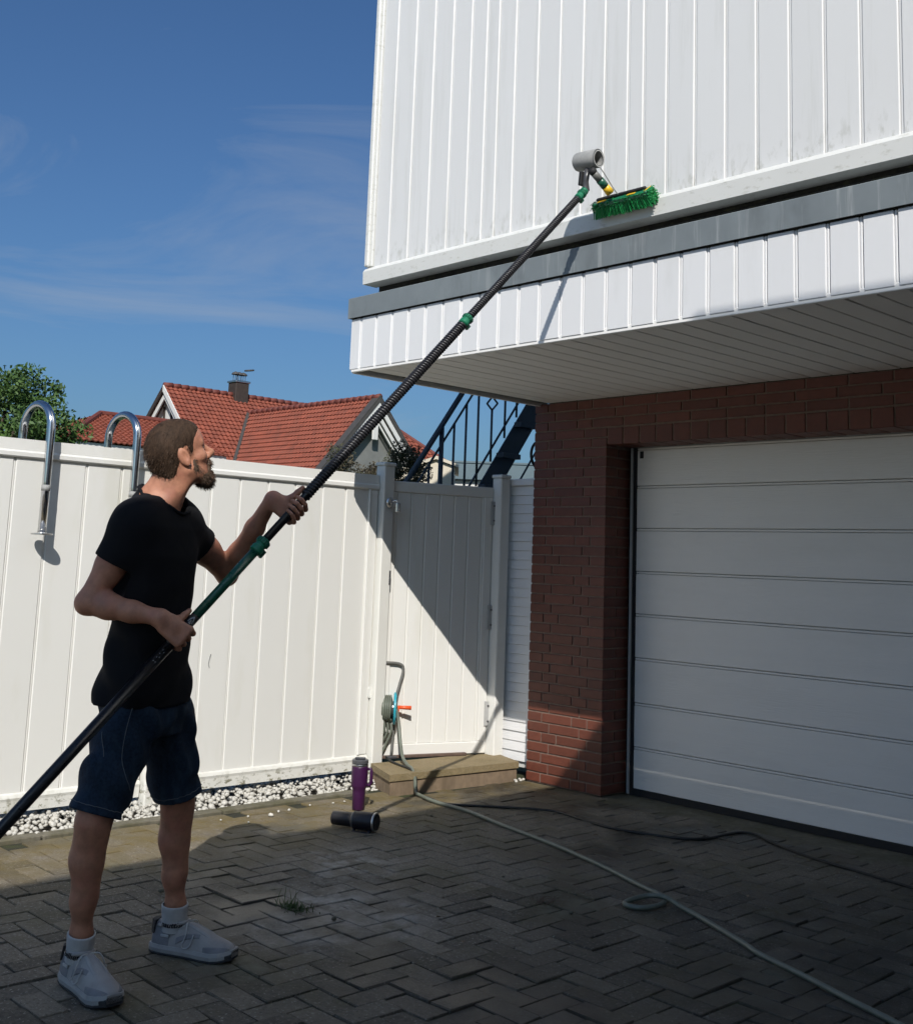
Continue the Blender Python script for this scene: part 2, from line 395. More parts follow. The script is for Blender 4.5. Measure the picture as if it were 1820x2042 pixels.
for k in range(5200):
    y = random.uniform(-4.7, -.8); x = random.uniform(-.92, -.30)
    e = .03 * random.random()
    if x > -.33 - e and random.random() < .5: continue
    r = random.choice([.007, .009, .011, .013, .016, .019]) * random.uniform(.8, 1.25)
    h = -.02 + .052 * min(1, max(0, (-.31 - x) / .14)) * random.uniform(.35, 1.1)
    p = pebble(r) + np.array([x, y, h])
    gm.add(p.tolist(), IF1)
stuff(tag(gm.build('gravel', 'pebble', None, True), 'strip of white pebbles along the foot of the fence', 'gravel'))

# ------------------------------------------------------------------ the house with the garage
house = thing('house', (0, .3, 0), 'white clad house with brick garage pillar and overhanging upper floor', 'house')
# --- brickwork
w = MB()
w.box(.004, .609, .006, .60, 0, 2.4385); w.box(.609, 3.34, .006, .236, 2.145, 2.4385)
w.box(3.3, 7.3, .004, .5, 0, 2.4385); wall = w.build('brick_wall', 'mortar', house)
def brick_mesh(L, H, D): return MB().cbox(0, L, 0, D, 0, H, .0025).mesh('brick', 'brick')
BM = {}
def brick(x, y, z, L, H, D):
    key = (round(L, 4), round(H, 4), round(D, 4))
    if key not in BM: BM[key] = brick_mesh(*key)
    link('brick', BM[key], wall, (x, y + random.uniform(-.0015, .001), z + random.uniform(-.0008, .0008)))
C = .0625
for k in range(39):
    z = k * C + .006
    segs = [.115, .24, .115] if k % 2 == 0 else [.1775, .24]
    if k % 6 == 4: segs = [.115, .115, .24]
    x = 0.0
    for L in segs:
        brick(x, 0, z, L, .0525, .10); x += L + .01
    if k < 34:
        if k % 2 == 0: brick(x, 0, z, .615 - x, .0525, .2425)
        else:
            brick(x, 0, z, .615 - x, .0525, .115); brick(.515, .125, z, .10, .0525, .1175)
    elif k < 36: brick(x, 0, z, .615 - x, .0525, .1)
    if k >= 36:
        while x < 3.3:
            brick(x, 0, z, .24, .0525, .10); x += .25
x = .625
while x < 3.3:
    brick(x, 0, 2.14, .115, .104, .236); x += .125
rw = MB(); rw.box(3.31, 7.3, -.004, .1, 0, 2.436); rw.build('brick_face', 'rawbrick', house)
# --- garage door
door = MB().box(.66, 3.28, .275, .30, .03, 2.14).build('garage_door', 'frame', house)
edges = [.034, .284, .549, .823, 1.092, 1.357, 1.626, 1.895, 2.139]
for a, b_ in zip(edges[:-1], edges[1:]):
    m = MB(); m.cbox(.672, 3.27, .2425, .28, a + .0005, b_ - .018, .003)
    m.cbox(.672, 3.27, .2465, .28, b_ - .0155, b_ - .003, .002); m.build('door_panel', 'door', door)
m = MB(); m.cbox(.634, .650, .222, .29, .0, 2.139, .003); m.cbox(.652, 3.28, .228, .29, 2.1395, 2.144, .001); m.build('door_frame', 'frame', door)
m = MB(); m.box(.650, .672, .236, .30, 0, 2.14); m.box(.616, .634, .240, .30, 0, 2.14); m.box(.652, 3.28, .235, .29, -.005, .035); m.build('door_seal', 'rubber', door)
m = MB(); m.cbox(.694, .722, .2395, .243, 2.070, 2.115, .001); m.build('sticker', 'rubber', door)
# --- soffit
sf = MB().box(.04, 7.3, -1.60, .10, 2.456, 2.47).build('soffit', 'gap', house)
sm = MB().cbox(-.0595, .0595, -1.606, .0, 2.4405, 2.456, .0025)
sme = sm.mesh('soffit_board', 'soffit')
for k in range(58):
    xx = .1125 + .1275 * k - .0637 - .1275 * 0
    if xx - .06 < .03: continue
    link('soffit_board', sme, sf, (xx, 0, random.uniform(-.0008, .0008)))
m = MB(); m.cbox(.024, .046, -1.6, .05, 2.425, 2.455, .003); m.cbox(.046, 7.3, -1.626, -1.606, 2.426, 2.456, .003); m.build('soffit_trim', 'soffit', house)
# --- fascia
fb = MB().box(.034, 7.3, -1.615, -1.0, 2.462, 2.86).build('fascia', 'gap', house)
xs = [.029] + [.128 + .1376 * k for k in range(53)]
FM = {}
for a, b_ in zip(xs[:-1], xs[1:]):
    Lb = round(b_ - a, 4)
    if Lb not in FM:
        m = MB(); m.cbox(.004, Lb - .012, -.018, .01, 0, .296, .0035); m.cbox(Lb - .0115, Lb - .0008, -.013, .01, 0, .296, .003)
        FM[Lb] = m.mesh('fascia_board', 'fascia')
    link('fascia_board', FM[Lb], fb, (a, -1.612 + random.uniform(-.0008, .0008), 2.441))
m = MB(); m.box(.029, .034, -1.61, .0, 2.444, 2.74); m.build('fascia_return', 'fascia', house)
# --- grey flashing in two lengths
for a, b_, o in ((.022, 1.030, 0), (1.034, 7.3, .001)):
    m = MB(); P = [(a, -1.645 - o, 2.742), (a, -1.648 - o, 2.857), (a, -1.640 - o, 2.862), (a, -1.47, 2.876), (a, -1.47, 2.868), (a, -1.638 - o, 2.850), (a, -1.634, 2.744)]
    m.prism(P, (b_ - a, 0, 0)); m.build('flashing', 'flash', house)
m = MB(); m.box(.018, .022, -1.646, -.9, 2.742, 2.86); m.build('flashing_end', 'flash', house)
# --- gap above the flashing, then the upper cladding
m = MB(); m.box(.10, 7.3, -1.49, -1.40, 2.82, 3.02); m.build('drip_gap', 'gap', house)
for x0, x1, dz in ((1.25, 2.05, .0), (2.1, 3.9, .006), (.3, .9, -.004)):
    m = MB(); m.cbox(x0, x1, -1.535, -1.49, 2.885 + dz, 2.905 + dz, .004); m.build('batten', 'gap', house)
cl = MB().box(.09, 7.3, -1.555, -.2, 3.0, 6.4).build('upper_cladding', 'white', house)
jx = [.137, .275, .442, .602, .757, .906, 1.026, 1.119, 1.244, 1.405, 1.556, 1.708, 1.844, 1.984, 2.075, 2.206, 2.358, 2.518, 2.671, 2.827, 2.984, 3.138, 3.298]
while jx[-1] < 7.2: jx.append(jx[-1] + .156)
for a, b_ in zip(jx[:-1], jx[1:]):
    m = MB(); m.cbox(a + .002, b_ - .011, -1.572, -1.55, 3.03, 6.4, .004)
    m.cbox(b_ - .0105, b_ + .0015, -1.566, -1.55, 3.03, 6.4, .003); m.build('cladding_board', 'white', cl)
m = MB(); P = [(.083, -1.60, 2.945), (.083, -1.603, 3.020), (.083, -1.590, 3.036), (.083, -1.573, 3.048), (.083, -1.50, 3.048), (.083, -1.50, 2.945)]
m.prism(P, (7.2, 0, 0)); m.build('bottom_trim', 'trim', house)
m = MB(); m.cbox(.083, .118, -1.600, -1.50, 3.05, 6.4, .006); m.cbox(.118, .136, -1.584, -1.54, 3.05, 6.4, .004); m.build('corner_trim', 'trim', house)
m = MB(); m.box(.086, 7.3, -1.40, 6.5, 2.88, 6.395); m.box(.03, 7.3, .6, 6.5, 0, 2.88); m.box(.03, 7.3, -1.0, .6, 2.5, 2.88); m.box(4.4, 7.3, .1, .6, 2.44, 2.5); m.build('house_body', 'plaster', house)
# --- the two-storey wing of the house to the right of the drive: it throws the big shadow on the paving
m = MB(); m.box(7.77, 13.5, -9.90, -6.62, 0, 7.45); m.box(9.8, 13.5, -6.62, 6.5, 0, 7.45); m.box(7.3, 9.8, .3, 6.5, 0, 6.39); m.build('wing_wall', 'plaster', house)
m = MB(); m.prism([(7.764, -6.60, 7.45), (7.764, -6.60, 8.466), (7.764, -9.3, 8.30), (7.764, -10.9, 8.16), (7.764, -10.9, 7.45)], (6, 0, 0)); m.build('wing_roof', 'lead', house)
for y0, z0 in ((-9.2, 1.0), (-7.9, 1.0), (-9.2, 4.2), (-7.9, 4.2)):
    wi = MB().cbox(7.745, 7.78, y0, y0 + .9, z0, z0 + 1.2, .004).build('window', 'white', house)
    MB().box(7.74, 7.7445, y0 + .08, y0 + .82, z0 + .08, z0 + 1.12).build('pane', 'lid', wi)
# --- narrow siding beside the pillar
sd = MB().box(-.36, -.004, .108, .30, .05, 1.885).build('siding_wall', 'trim', house)
m = MB(); m.prism([(-.355, .092, .0), (-.355, .100, .0605), (-.355, .112, .0605), (-.355, .112, 0)], (.335, 0, 0))
sdm = m.mesh('siding_board', 'fascia')
for k in range(29): link('siding_board', sdm, sd, (0, random.uniform(-.001, .001), .09 + k * .0625))
m = MB(); m.cbox(-.020, -.0015, .03, .112, .085, 1.90, .003); m.build('siding_corner', 'fascia', house)
m = MB(); m.cbox(-.36, -.002, .07, .30, 1.905, 1.95, .004); m.build('siding_cap', 'fascia', house)

# ------------------------------------------------------------------ fence
F = -.565
fence = thing('fence', (F, -2.4, 0), 'long white plastic board fence behind the man', 'fence')
yb = [-4.66, -4.46, -4.26, -4.06, -3.862, -3.664, -3.466, -3.268, -3.077, -2.878, -2.675, -2.475]
yb2 = [-2.300, -2.111, -1.917, -1.719, -1.519, -1.313, -1.129, -.935]
bmesh_ = {}
for ys in (yb, yb2):
    for a, b_ in zip(ys[:-1], ys[1:]):
        Lb = round(b_ - a, 3)
        if Lb not in bmesh_:
            m = MB(); m.cbox(-.03, -.008, .003, Lb - .009, .12, 1.835, .0045); m.cbox(-.03, -.013, Lb - .0085, Lb + .0025, .12, 1.835, .003)
            bmesh_[Lb] = m.mesh('fence_board', 'pvc')
        link('fence_board', bmesh_[Lb], fence, (F + random.uniform(-.001, .001), a, 0))
for a, b_ in ((-4.7, -2.44), (-2.33, -.868)):
    m = MB(); m.prism([(F - .045, a, 1.815), (F + .004, a, 1.815), (F + .010, a, 1.822), (F + .010, a, 1.842), (F + .002, a, 1.852), (F + .002, a, 1.858), (F + .0, a, 1.911), (F - .045, a, 1.911)][::-1], (0, b_ - a, 0))
    m.build('top_rail', 'pvc', fence)
    m = MB(); m.prism([(F - .045, a, .064), (F + .004, a, .062), (F + .006, a, .115), (F + .010, a, .130), (F + .002, a, .146), (F - .006, a, .152), (F - .045, a, .152)][::-1], (0, b_ - a, 0))
    m.build('bottom_rail', 'pvcrail', fence)
m = MB(); m.cbox(F - .045, F + .003, -.934, -.870, .153, 1.814, .006); m.cbox(F - .04, F + .009, -.946, -.934, .153, 1.814, .003); m.build('end_stile', 'pvc', fence)
m = MB(); m.cbox(F - .045, F + .003, -2.475, -2.44, .153, 1.814, .005); m.build('end_stile', 'pvc', fence)
m = MB(); m.cbox(F - .045, F + .003, -2.33, -2.30, .153, 1.814, .005); m.build('end_stile', 'pvc', fence)
for y0, zt, s in ((-2.432, 1.90, .09), (-.862, 1.975, .088)):
    x0 = F - .04
    p = MB().cbox(x0, x0 + s, y0, y0 + s, -.05, zt, .006).build('post', 'pvcrail', fence)
    m = MB(); m.cbox(x0 - .006, x0 + s + .006, y0 - .006, y0 + s + .006, zt + .0005, zt + .022, .005); m.build('post_cap', 'pvc', p)
m = MB(); m.prism([(F + .0035, -.885, .50), (F + .0035, -.885, .555), (F + .0035, -.868, .572), (F + .0035, -.858, .56), (F + .0035, -.858, .498)], (.004, 0, 0)); m.build('catch_plate', 'trim', fence)
m = MB(); m.cbox(-.516, -.512, -.79, -.776, 1.21, 1.30, .001); m.build('strike_plate', 'lid', fence)

MB().tube(smooth_path([(F - .0065, -2.045, .800), (F - .0065, -2.052, .775), (F - .0065, -2.056, .745), (F - .0065, -2.048, .722)], 5), [.0035 - .0001 * i for i in range(16)], 6).build('scuff_mark', 'foam', fence)
# ------------------------------------------------------------------ gate
GL = Vector((-.590, -.765, 0)); GRt = Vector((-.357, -.030, 0)); gd = (GRt - GL).normalized(); gl = (GRt - GL).length
GM = frame(GL, (0, 0, 1), gd)           # x along the gate, -y towards the drive
gate = thing('gate', GL, 'narrow white plastic garden gate above the concrete step', 'gate')
def gb(name, x0, x1, y0, y1, z0, z1, m='pvc', c=.004): return MB().cbox(x0, x1, y0, y1, z0, z1, c, GM).build(name, m, gate)
gb('top_rail', 0, gl, -.022, .022, 1.815, 1.885); gb('bottom_rail', 0, gl, -.022, .022, .124, .20)
gb('stile', 0, .06, -.0215, .022, .2005, 1.8145); gb('stile', gl - .062, gl, -.0215, .022, .2005, 1.8145)
gb('inner_bead', gl - .075, gl - .0625, -.016, .02, .2005, 1.8145, c=.003)
nb = 6; bw = (gl - .076 - .061) / nb
for k in range(nb):
    gb('gate_board', .061 + k * bw + .002, .061 + (k + 1) * bw - .004, -.012, .01, .2, 1.815)
    MB().box(.061 + (k + 1) * bw - .004, .061 + (k + 1) * bw + .002, -.006, .008, .2, 1.815, GM).build('gate_tongue', 'pvc', gate)
for z0 in (1.63, .93, .30):
    h = gb('hinge', gl - .02, gl + .02, -.031, -.0225, z0, z0 + .16, 'frame', .002)
    for dz in (.03, .13): MB().lathe([(.001, 0), (.006, 0), (.006, .006), (.001, .006)], 10, GM @ Matrix.Translation((gl + .005, -.031, z0 + dz)) @ Matrix.Rotation(math.pi / 2, 4, 'X')).build('screw', 'lid', h)
gp = thing('gate_post', (-.315, .01, 0), 'white square hinge post between gate and siding', 'post')
MB().cbox(-.355, -.268, -.028, .060, .0, 1.95, .006).build('shaft', 'pvc', gp); MB().cbox(-.361, -.262, -.034, .066, 1.9505, 1.975, .006).build('cap', 'pvc', gp)

# ------------------------------------------------------------------ step in front of the gate
st = thing('concrete_step', (-.25, -.55, 0), 'low weathered concrete step with speckled slab under the gate', 'step')
def quadslab(mb, p, z0, z1): return mb.prism([(x, y, z0) for x, y in p][::-1], (0, 0, z1 - z0))
m = MB(); quadslab(m, [(-.105, -1.06), (-.028, -.058), (-.36, .06), (-.46, -.905)], -.03, .076); m.build('block', 'stepbase', st)
m = MB(); quadslab(m, [(-.098, -1.072), (-.016, -.052), (-.36, .07), (-.462, -.915)], .078, .117)
m.build('slab', 'stepslab', st)
m = MB(); m.cbox(-.02, .62, -.05, .06, .118, .136, .003, GM); m.build('threshold_plank', 'plank', st)
# pebbles wedged between step and pillar
pg = 'white pebbles beside the step corner'
for k, (x, y) in enumerate([(-.005, -.09), (.012, -.06), (-.012, -.045), (.02, -.11), (.005, -.03)]):
    m = MB(); m.add((pebble(.013) + np.array([x, y, .008])).tolist(), IF1)
    tag(m.build('pebble', 'pebble', None, True), 'small pale pebble wedged between step and brick pillar', 'pebble', pg)
for x, y, r in [(-.08, -2.06, .011), (-.09, -2.22, .008), (.03, -2.13, .009), (-.09, -1.86, .012), (-.09, -1.79, .013), (-.10, -1.48, .012), (-.10, -1.40, .011), (-.03, -1.95, .02), (-.13, -1.62, .01)]:
    m = MB(); r *= .8; m.add((pebble(r) + np.array([x, y, r * .5])).tolist(), IF1)
    tag(m.build('pebble', 'pebble', None, True), 'stray white pebble lying on the sunlit mossy paving', 'pebble', 'stray pebbles in front of the gravel')
for x, y, r in [(.86, -3.1, .014), (1.56, -2.76, .012), (1.52, -1.79, .008), (.44, -1.23, .009), (2.05, -1.95, .012)]:
    m = MB(); m.add((pebble(r) + np.array([x, y, r * .5])).tolist(), IF1)
    tag(m.build('pebble', 'edging', None, True), 'brownish pebble lying on the shaded pavers', 'pebble', 'brown pebbles on the pavers')

# ------------------------------------------------------------------ pool handrails hooked over the fence
def handrail(y0, y1, label):
    xf, xb, zt = F + .075, F - .20, 2.0
    r = thing('handrail', (xf, y0, 1.43), label, 'handrail', 'steel handrails arching over the fence')
    P = [(xf, y0, 1.435), (xf, y0 + (y1 - y0) * .02, 1.7), (xf, y0 + .0, 1.96)]
    for k in range(1, 16):
        a = math.pi * k / 16; P.append((xf + (xb - xf) * (1 - math.cos(a)) / 2, y0 - .03 * (1 - math.cos(a)) / 2, 1.97 + .135 * math.sin(a)))
    P += [(xb, y0 - .03, 1.95), (xb, y0 - .03, 1.0), (xb, y0 - .03, .2)]
    MB().tube(P, .0215, 20).build('tube', 'steel', r, True)
    MB().lathe([(.001, 0), (.052, 0), (.054, .002), (.054, .006), (.051, .008), (.026, .009), (.024, .013), (.001, .013)], 28, Matrix.Translation((xf, y0, 1.427))).build('foot_flange', 'steelm', r, False)
    MB().lathe([(.001, 0), (.0224, 0), (.0224, .03), (.001, .03)], 20, Matrix.Translation((xf, y0, 1.65))).build('sleeve', 'foam', r, True)
    return r
handrail(-3.135, -3.135, 'arched steel handrail at the left picture edge, round foot plate showing')
handrail(-2.648, -2.648, 'arched steel handrail right behind the man\'s head and shoulder')

# ------------------------------------------------------------------ padlock
pl = thing('padlock', (-.513, -.82, 1.70), 'round steel hasp with padlock on the fence post', 'padlock')
Mx = Matrix.Translation((-.514, -.812, 1.737)) @ Matrix.Rotation(math.pi / 2, 4, 'Y')
MB().lathe([(.001, 0), (.034, 0), (.034, .006), (.028, .016), (.016, .022), (.001, .024)], 28, Mx).build('hasp_disc', 'steelm', pl, False)
MB().tube([(-.488, -.812, 1.742), (-.475, -.80, 1.752), (-.462, -.79, 1.742), (-.462, -.79, 1.72)], .0045, 8).build('shackle', 'steel', pl, True)
MB().lathe([(.001, 0), (.019, 0), (.021, .002), (.021, .055), (.019, .058), (.001, .058)], 24, Matrix.Translation((-.462, -.79, 1.676))).build('lock_body', 'steel', pl, False)

# ------------------------------------------------------------------ hose reel behind the fence post
hr = thing('hose_reel', (-.52, -.70, .12), 'garden hose reel with turquoise side and orange crank beside the gate', 'hose reel')
ax = Vector((.62, .74, 0)).normalized(); rc = Vector((-.520, -.712, .43))
MB().tube(smooth_path([rc + Vector((-.10, -.09, .285)), rc + Vector((-.04, -.04, .284)), rc + Vector((-.005, .055, .275)), rc + Vector((.004, .08, .235)), rc + Vector((.0, .055, .14)), rc + Vector((-.003, .035, .04)), rc + Vector((-.01, .02, -.3))], 6), .0095, 10).build('handle_frame', 'grey_tube', hr, True)
MF = frame(rc + ax * .010, ax, (0, 0, 1))
m = MB(); m.lathe([(.001, 0), (.094, 0), (.100, .004), (.100, .012), (.092, .016), (.03, .012), (.024, .022), (.001, .022)], 40, MF)
for k in range(12):
    a = 2 * math.pi * k / 12
    m.box(.03, .09, -.0035, .0035, .012, .0185, MF @ Matrix.Rotation(a, 4, 'Z'))
m.build('reel_side', 'cyan', hr)
cr_ = MB(); c0 = rc + ax * .034
cr_.tube([c0 + Vector((0, 0, -.07)), c0 + Vector((0, 0, .012))], [.012, .015], 12); cr_.tube([c0 + Vector((0, 0, .008)), c0 + Vector((.0, .0, .006)) + ax * .09], [.011, .0135], 12)
cr_.build('crank', 'orange', hr, True)
cw = MB(); pts = []
for k in range(14 * 22 + 1):
    t = k / 22; rr = .050 + .014 * int(t / 4.7); pts.append(MF @ Vector((rr * math.cos(2 * math.pi * t), rr * math.sin(2 * math.pi * t), -.012 - .013 * (t % 4.7))))
cw.tube(pts, .0068, 6); cw.build('wound_hose', 'hose', hr, True)
MB().lathe([(.001, 0), (.045, 0), (.045, -.09), (.001, -.09)], 24, MF).build('drum', 'lid', hr)
for dx in (0.01, .03, .05):
    MB().tube(smooth_path([rc + Vector((-.02 - dx * .4, -.02 - dx, .0)), rc + Vector((.02 - dx * .5, -.0 - dx, -.12)), rc + Vector((.0 - dx, -.02 - dx, -.22)), rc + Vector((-.03, -.05 - dx, -.305))], 6), .008, 8).build('hanging_hose', 'hose', hr, True)
MB().tube([rc + Vector((-.05, -.07, -.305)), rc + Vector((.02, .04, -.305))], .012, 10).build('stand_foot', 'lid', hr, True)

hp = [(-.50, -.705, .47), (-.478, -.700, .40), (-.45, -.705, .32), (-.40, -.73, .22), (-.33, -.77, .16), (-.24, -.81, .131), (-.155, -.85, .125), (-.085, -.885, .085), (-.02, -.93, .022), (.03, -.945, .013),
      (.228, -.994, .011), (.486, -1.006, .011), (.836, -1.09, .011), (1.267, -1.18, .011), (1.682, -1.302, .011), (1.966, -1.412, .011), (2.137, -1.471, .012), (2.197, -1.522, .013), (2.219, -1.61, .012), (2.192, -1.692, .012), (2.127, -1.702, .012), (2.107, -1.647, .014), (2.133, -1.562, .024), (2.207, -1.543, .033), (2.30, -1.558, .018),
      (2.429, -1.60, .011), (2.692, -1.728, .011), (2.803, -1.789, .011), (3.013, -1.861, .011), (3.241, -1.949, .011), (3.422, -2.013, .011), (3.9, -2.2, .011), (4.4, -2.3, .011)]
tag(MB().tube(smooth_path(hp, 7), .0105, 10).build('garden_hose', 'hose', None, True), 'grey-green garden hose snaking across the drive with one small loop', 'hose')
cp = [(-.50, -.76, .135), (-.40, -.80, .128), (-.28, -.83, .124), (-.16, -.86, .124), (-.088, -.875, .09), (-.06, -.89, .03), (.0, -.925, .007), (.1, -.935, .006), (.232, -.959, .005), (.319, -.923, .005), (.525, -.727, .005), (.733, -.576, .005), (.932, -.594, .005), (1.167, -.626, .005), (1.369, -.587, .005), (1.559, -.50, .005), (1.635, -.388, .005), (1.642, -.23, .005),
      (1.66, -.12, .005), (1.735, -.09, .005), (1.89, -.182, .005), (2.146, -.287, .005), (2.437, -.347, .005), (2.729, -.408, .005), (2.928, -.456, .005), (3.5, -.6, .005)]
tag(MB().tube(smooth_path(cp, 7), .0072, 8).build('power_cable', 'cable', None, True), 'thin black cable curving along the garage front', 'cable')

# ------------------------------------------------------------------ tumblers
def tumbler(root, M, m, lying):
    S_ = .92
    prof = [(.001, 0), (.034, 0), (.0365, .003), (.0385, .10), (.0395, .118), (.047, .132), (.0485, .14), (.0495, .245), (.0485, .252), (.001, .252)]
    MB().lathe([(r * S_, z * S_) for r, z in prof], 32, M).build('body', m, root, False).data.shade_smooth()
    h = MB(); h.tube([M @ Vector((.044 * S_, 0, z)) if i in (0, 5) else M @ Vector((x, 0, z)) for i, (x, z) in enumerate([(.044, .215), (.061, .218), (.065, .206), (.065, .146), (.058, .130), (.044, .134)])], [.008, .009, .0095, .0095, .009, .008], 10)
    h.build('handle', m, root, True)
    MB().lathe([(.001, .253 * S_), (.0492 * S_, .2525 * S_), (.0505 * S_, .255 * S_), (.0505 * S_, .262 * S_), (.049 * S_, .264 * S_), (.001, .264 * S_)], 32, M).build('rim', 'steelm', root)
    if not lying:
        MB().lathe([(.001, .2645 * S_), (.047 * S_, .265 * S_), (.050 * S_, .269 * S_), (.050 * S_, .285 * S_), (.046 * S_, .29 * S_), (.001, .29 * S_)], 28, M).build('lid', 'lid', root)
        MB().cbox(-.03, .03, -.012, .012, .2905 * S_, .302 * S_, .004, M).build('lid_tab', 'lid', root)
    else:
        MB().lathe([(.001, .2645 * S_), (.043 * S_, .265 * S_), (.043 * S_, .268 * S_), (.001, .268 * S_)], 28, M).build('opening', 'rubber', root)
        MB().lathe([(.0385 * S_, .118 * S_), (.0485 * S_, .132 * S_), (.0492 * S_, .136 * S_), (.0480 * S_, .14 * S_)], 32, M).build('band', 'lid', root)
tu = thing('tumbler', (.09, -1.455, 0), 'purple insulated tumbler with handle and grey lid, standing', 'tumbler')
tumbler(tu, Matrix.Translation((.09, -1.455, .001)) @ Matrix.Rotation(math.radians(42), 4, 'Z'), 'purple', False)
tb = thing('tumbler', (.46, -1.77, 0), 'black insulated tumbler lying on its side on the pavers', 'tumbler')
axd = Vector((.895, .435, .012)).normalized()
tumbler(tb, frame(Vector((.345, -1.828, .0475)), axd, Vector((.25, -.5, -.85))), 'navy', True)

# ------------------------------------------------------------------ cleaning pole with brush
PA = Vector((1.819, -3.672, 1.097)); PT = Vector((1.909, -1.803, 3.055)); pd = (PT - PA).normalized()
PB = PA - pd * 1.30
pole = thing('cleaning_pole', PB, 'long black telescopic washing pole with green brush head', 'cleaning pole')
def along(u): return PA + pd * u
ltot = (PT - PA).length
def sect(name, a, b_, r, m, rr=None): return MB().tube([along(a), along(b_)], [r, rr or r], 24).build(name, m, pole, True)
sect('lower_tube', -1.30, -.045, .0185, 'black'); sect('lower_grip', -.045, .085, .0165, 'black'); sect('green_tube', .085, .405, .0162, 'dgreen'); sect('middle_tube', .385, 1.725, .0150, 'black'); sect('upper_tube', 1.70, ltot, .0120, 'black')
def clamp(a, r, L=.05):
    M = frame(along(a), pd)
    c = MB().lathe([(.001, 0), (r, 0), (r + .005, .004), (r + .005, L * .4), (r + .002, L * .45), (r + .002, L * .6), (r + .006, L * .65), (r + .006, L * .95), (r + .002, L), (.001, L)], 28, M).build('clamp', 'green', pole, False)
    m = MB()
    for k in range(16):
        an = 2 * math.pi * k / 16; m.cbox(r + .003, r + .0085, -.002, .002, L * .66, L * .93, .0008, M @ Matrix.Rotation(an, 4, 'Z'))
    m.cbox(r - .002, r + .016, -.007, .007, L * .05, L * .55, .002, M @ Matrix.Rotation(.6, 4, 'Z')); m.build('clamp_lever', 'lid' if a > 3 else 'dgreen', c)
clamp(.385, .0175, .06); clamp(1.70, .0165, .05); clamp(ltot - .05, .014, .05)
def helix(a, b_, r, pitch, rt, n=11):
    M = frame(along(a), pd); L = b_ - a; k = int(L / pitch * n)
    return MB().tube([M @ Vector(((r) * math.cos(2 * math.pi * i / n), r * math.sin(2 * math.pi * i / n), L * i / k)) for i in range(k + 1)], rt, 5).build('coiled_hose', 'bhose', pole, True)
helix(.67, 1.70, .0158, .0125, .0058); helix(1.755, ltot - .05, .0128, .0115, .0050)
# little dotted scale and badge on the grip
for a, q in ((-.07, .5), (-.085, .5), (-.1, .5), (-.115, .5), (-.075, .9), (-.095, .9), (-.115, .9)):
    M = frame(along(a), pd, -FW); M = M @ Matrix.Rotation(q - .7, 4, 'Z')
    MB().box(.0182, .0190, -.0015, .0015, -.0018, .0018, M).build('scale_mark', 'foam', pole)
Mb = frame(along(.055), pd, -FW); m = MB()
for k in range(12):
    a0, a1 = math.pi * (k / 11) - math.pi / 2, math.pi * ((k + .8) / 11) - math.pi / 2
    m.box(.0163, .0170, -.0012, .0012, -.004, .004, Mb @ Matrix.Rotation(.42 * math.sin(a0), 4, 'Z') @ Matrix.Translation((0, 0, .018 * math.cos(a0))) @ Matrix.Rotation(a0, 4, 'X'))
m.box(.0163, .0170, -.004, .004, -.006, -.003, Mb); m.box(.0163, .0170, -.002, .0005, -.003, .006, Mb); m.build('badge', 'foam', pole)
# gooseneck, pad and brush
k0 = PT; k1 = Vector((1.922, -1.80, 3.105)); k2 = Vector((1.932, -1.80, 3.165))
nk = MB().tube([k0 - pd * .005, k0 + pd * .028, k1, k2], [.017, .018, .013, .014], 16).build('gooseneck', 'lid', pole, True)
MB().tube([k0 + pd * .002, k0 + pd * .016], .0195, 20).build('gooseneck_ring', 'green', nk, True)
MB().cbox(-.022, -.002, -.014, .014, -.03, .035, .003, frame((1.914, -1.806, 3.118), (0.1, 0, 1), (1, -.2, 0))).build('trigger', 'rubber', nk)
Mp = frame(Vector((1.866, -1.795, 3.205)), (1, .02, -.05), (0, 0, 1)); pm_ = MB(); n = 28; vs = []; fs = []
for zz in (0, .006, .118, .124):
    for (ra, rb) in ((.049, .042), (.037, .031)):
        for k in range(n):
            a = 2 * math.pi * k / n; q = 1.0 if math.cos(a) > -.2 else .80
            g_ = .94 if zz in (0, .124) and ra > .04 else 1.0
            vs.append((ra * q * g_ * math.cos(a), rb * g_ * math.sin(a) + (.012 * (zz / .124) if False else 0), zz))
def R_(ring, lay): return (ring * 2 + lay) * n
for r_ in range(3):
    for lay in (0, 1):
        for k in range(n):
            q = (R_(r_, lay) + k, R_(r_, lay) + (k + 1) % n, R_(r_ + 1, lay) + (k + 1) % n, R_(r_ + 1, lay) + k); fs.append(q if lay == 0 else q[::-1])
for r_ in (0, 3):
    for k in range(n):
        q = (R_(r_, 0) + k, R_(r_, 1) + k, R_(r_, 1) + (k + 1) % n, R_(r_, 0) + (k + 1) % n); fs.append(q)
pm_.add(vs, fs, Mp); pm_.build('foam_pad', 'foam', pole, True)
MB().tube([Mp @ Vector((0, 0, .004)), Mp @ Vector((0, 0, .05))], .025, 16).build('pad_core', 'rubber', pole, True)
n0 = Vector((1.968, -1.81, 3.142)); n1 = Vector((1.988, -1.685, 3.052)); nd = (n1 - n0).normalized()
sk = MB().tube([n0 - nd * .012, n0 + nd * .006, n0 + nd * .012], [.017, .019, .017], 18).build('neck_socket', 'rubber', pole, True)
MB().tube([n0 + nd * .012, n0 + nd * .055], [.0175, .0165], 18).build('neck_tube', 'grey_tube', sk, True)
MB().tube([n0 + nd * .055, n0 + nd * .095], [.0185, .0185], 18).build('neck_sleeve', 'dgreen', sk, True)
MB().tube([n0 + nd * .095, n0 + nd * .135], [.0175, .020], 18).build('neck_collar', 'yellow', sk, True)
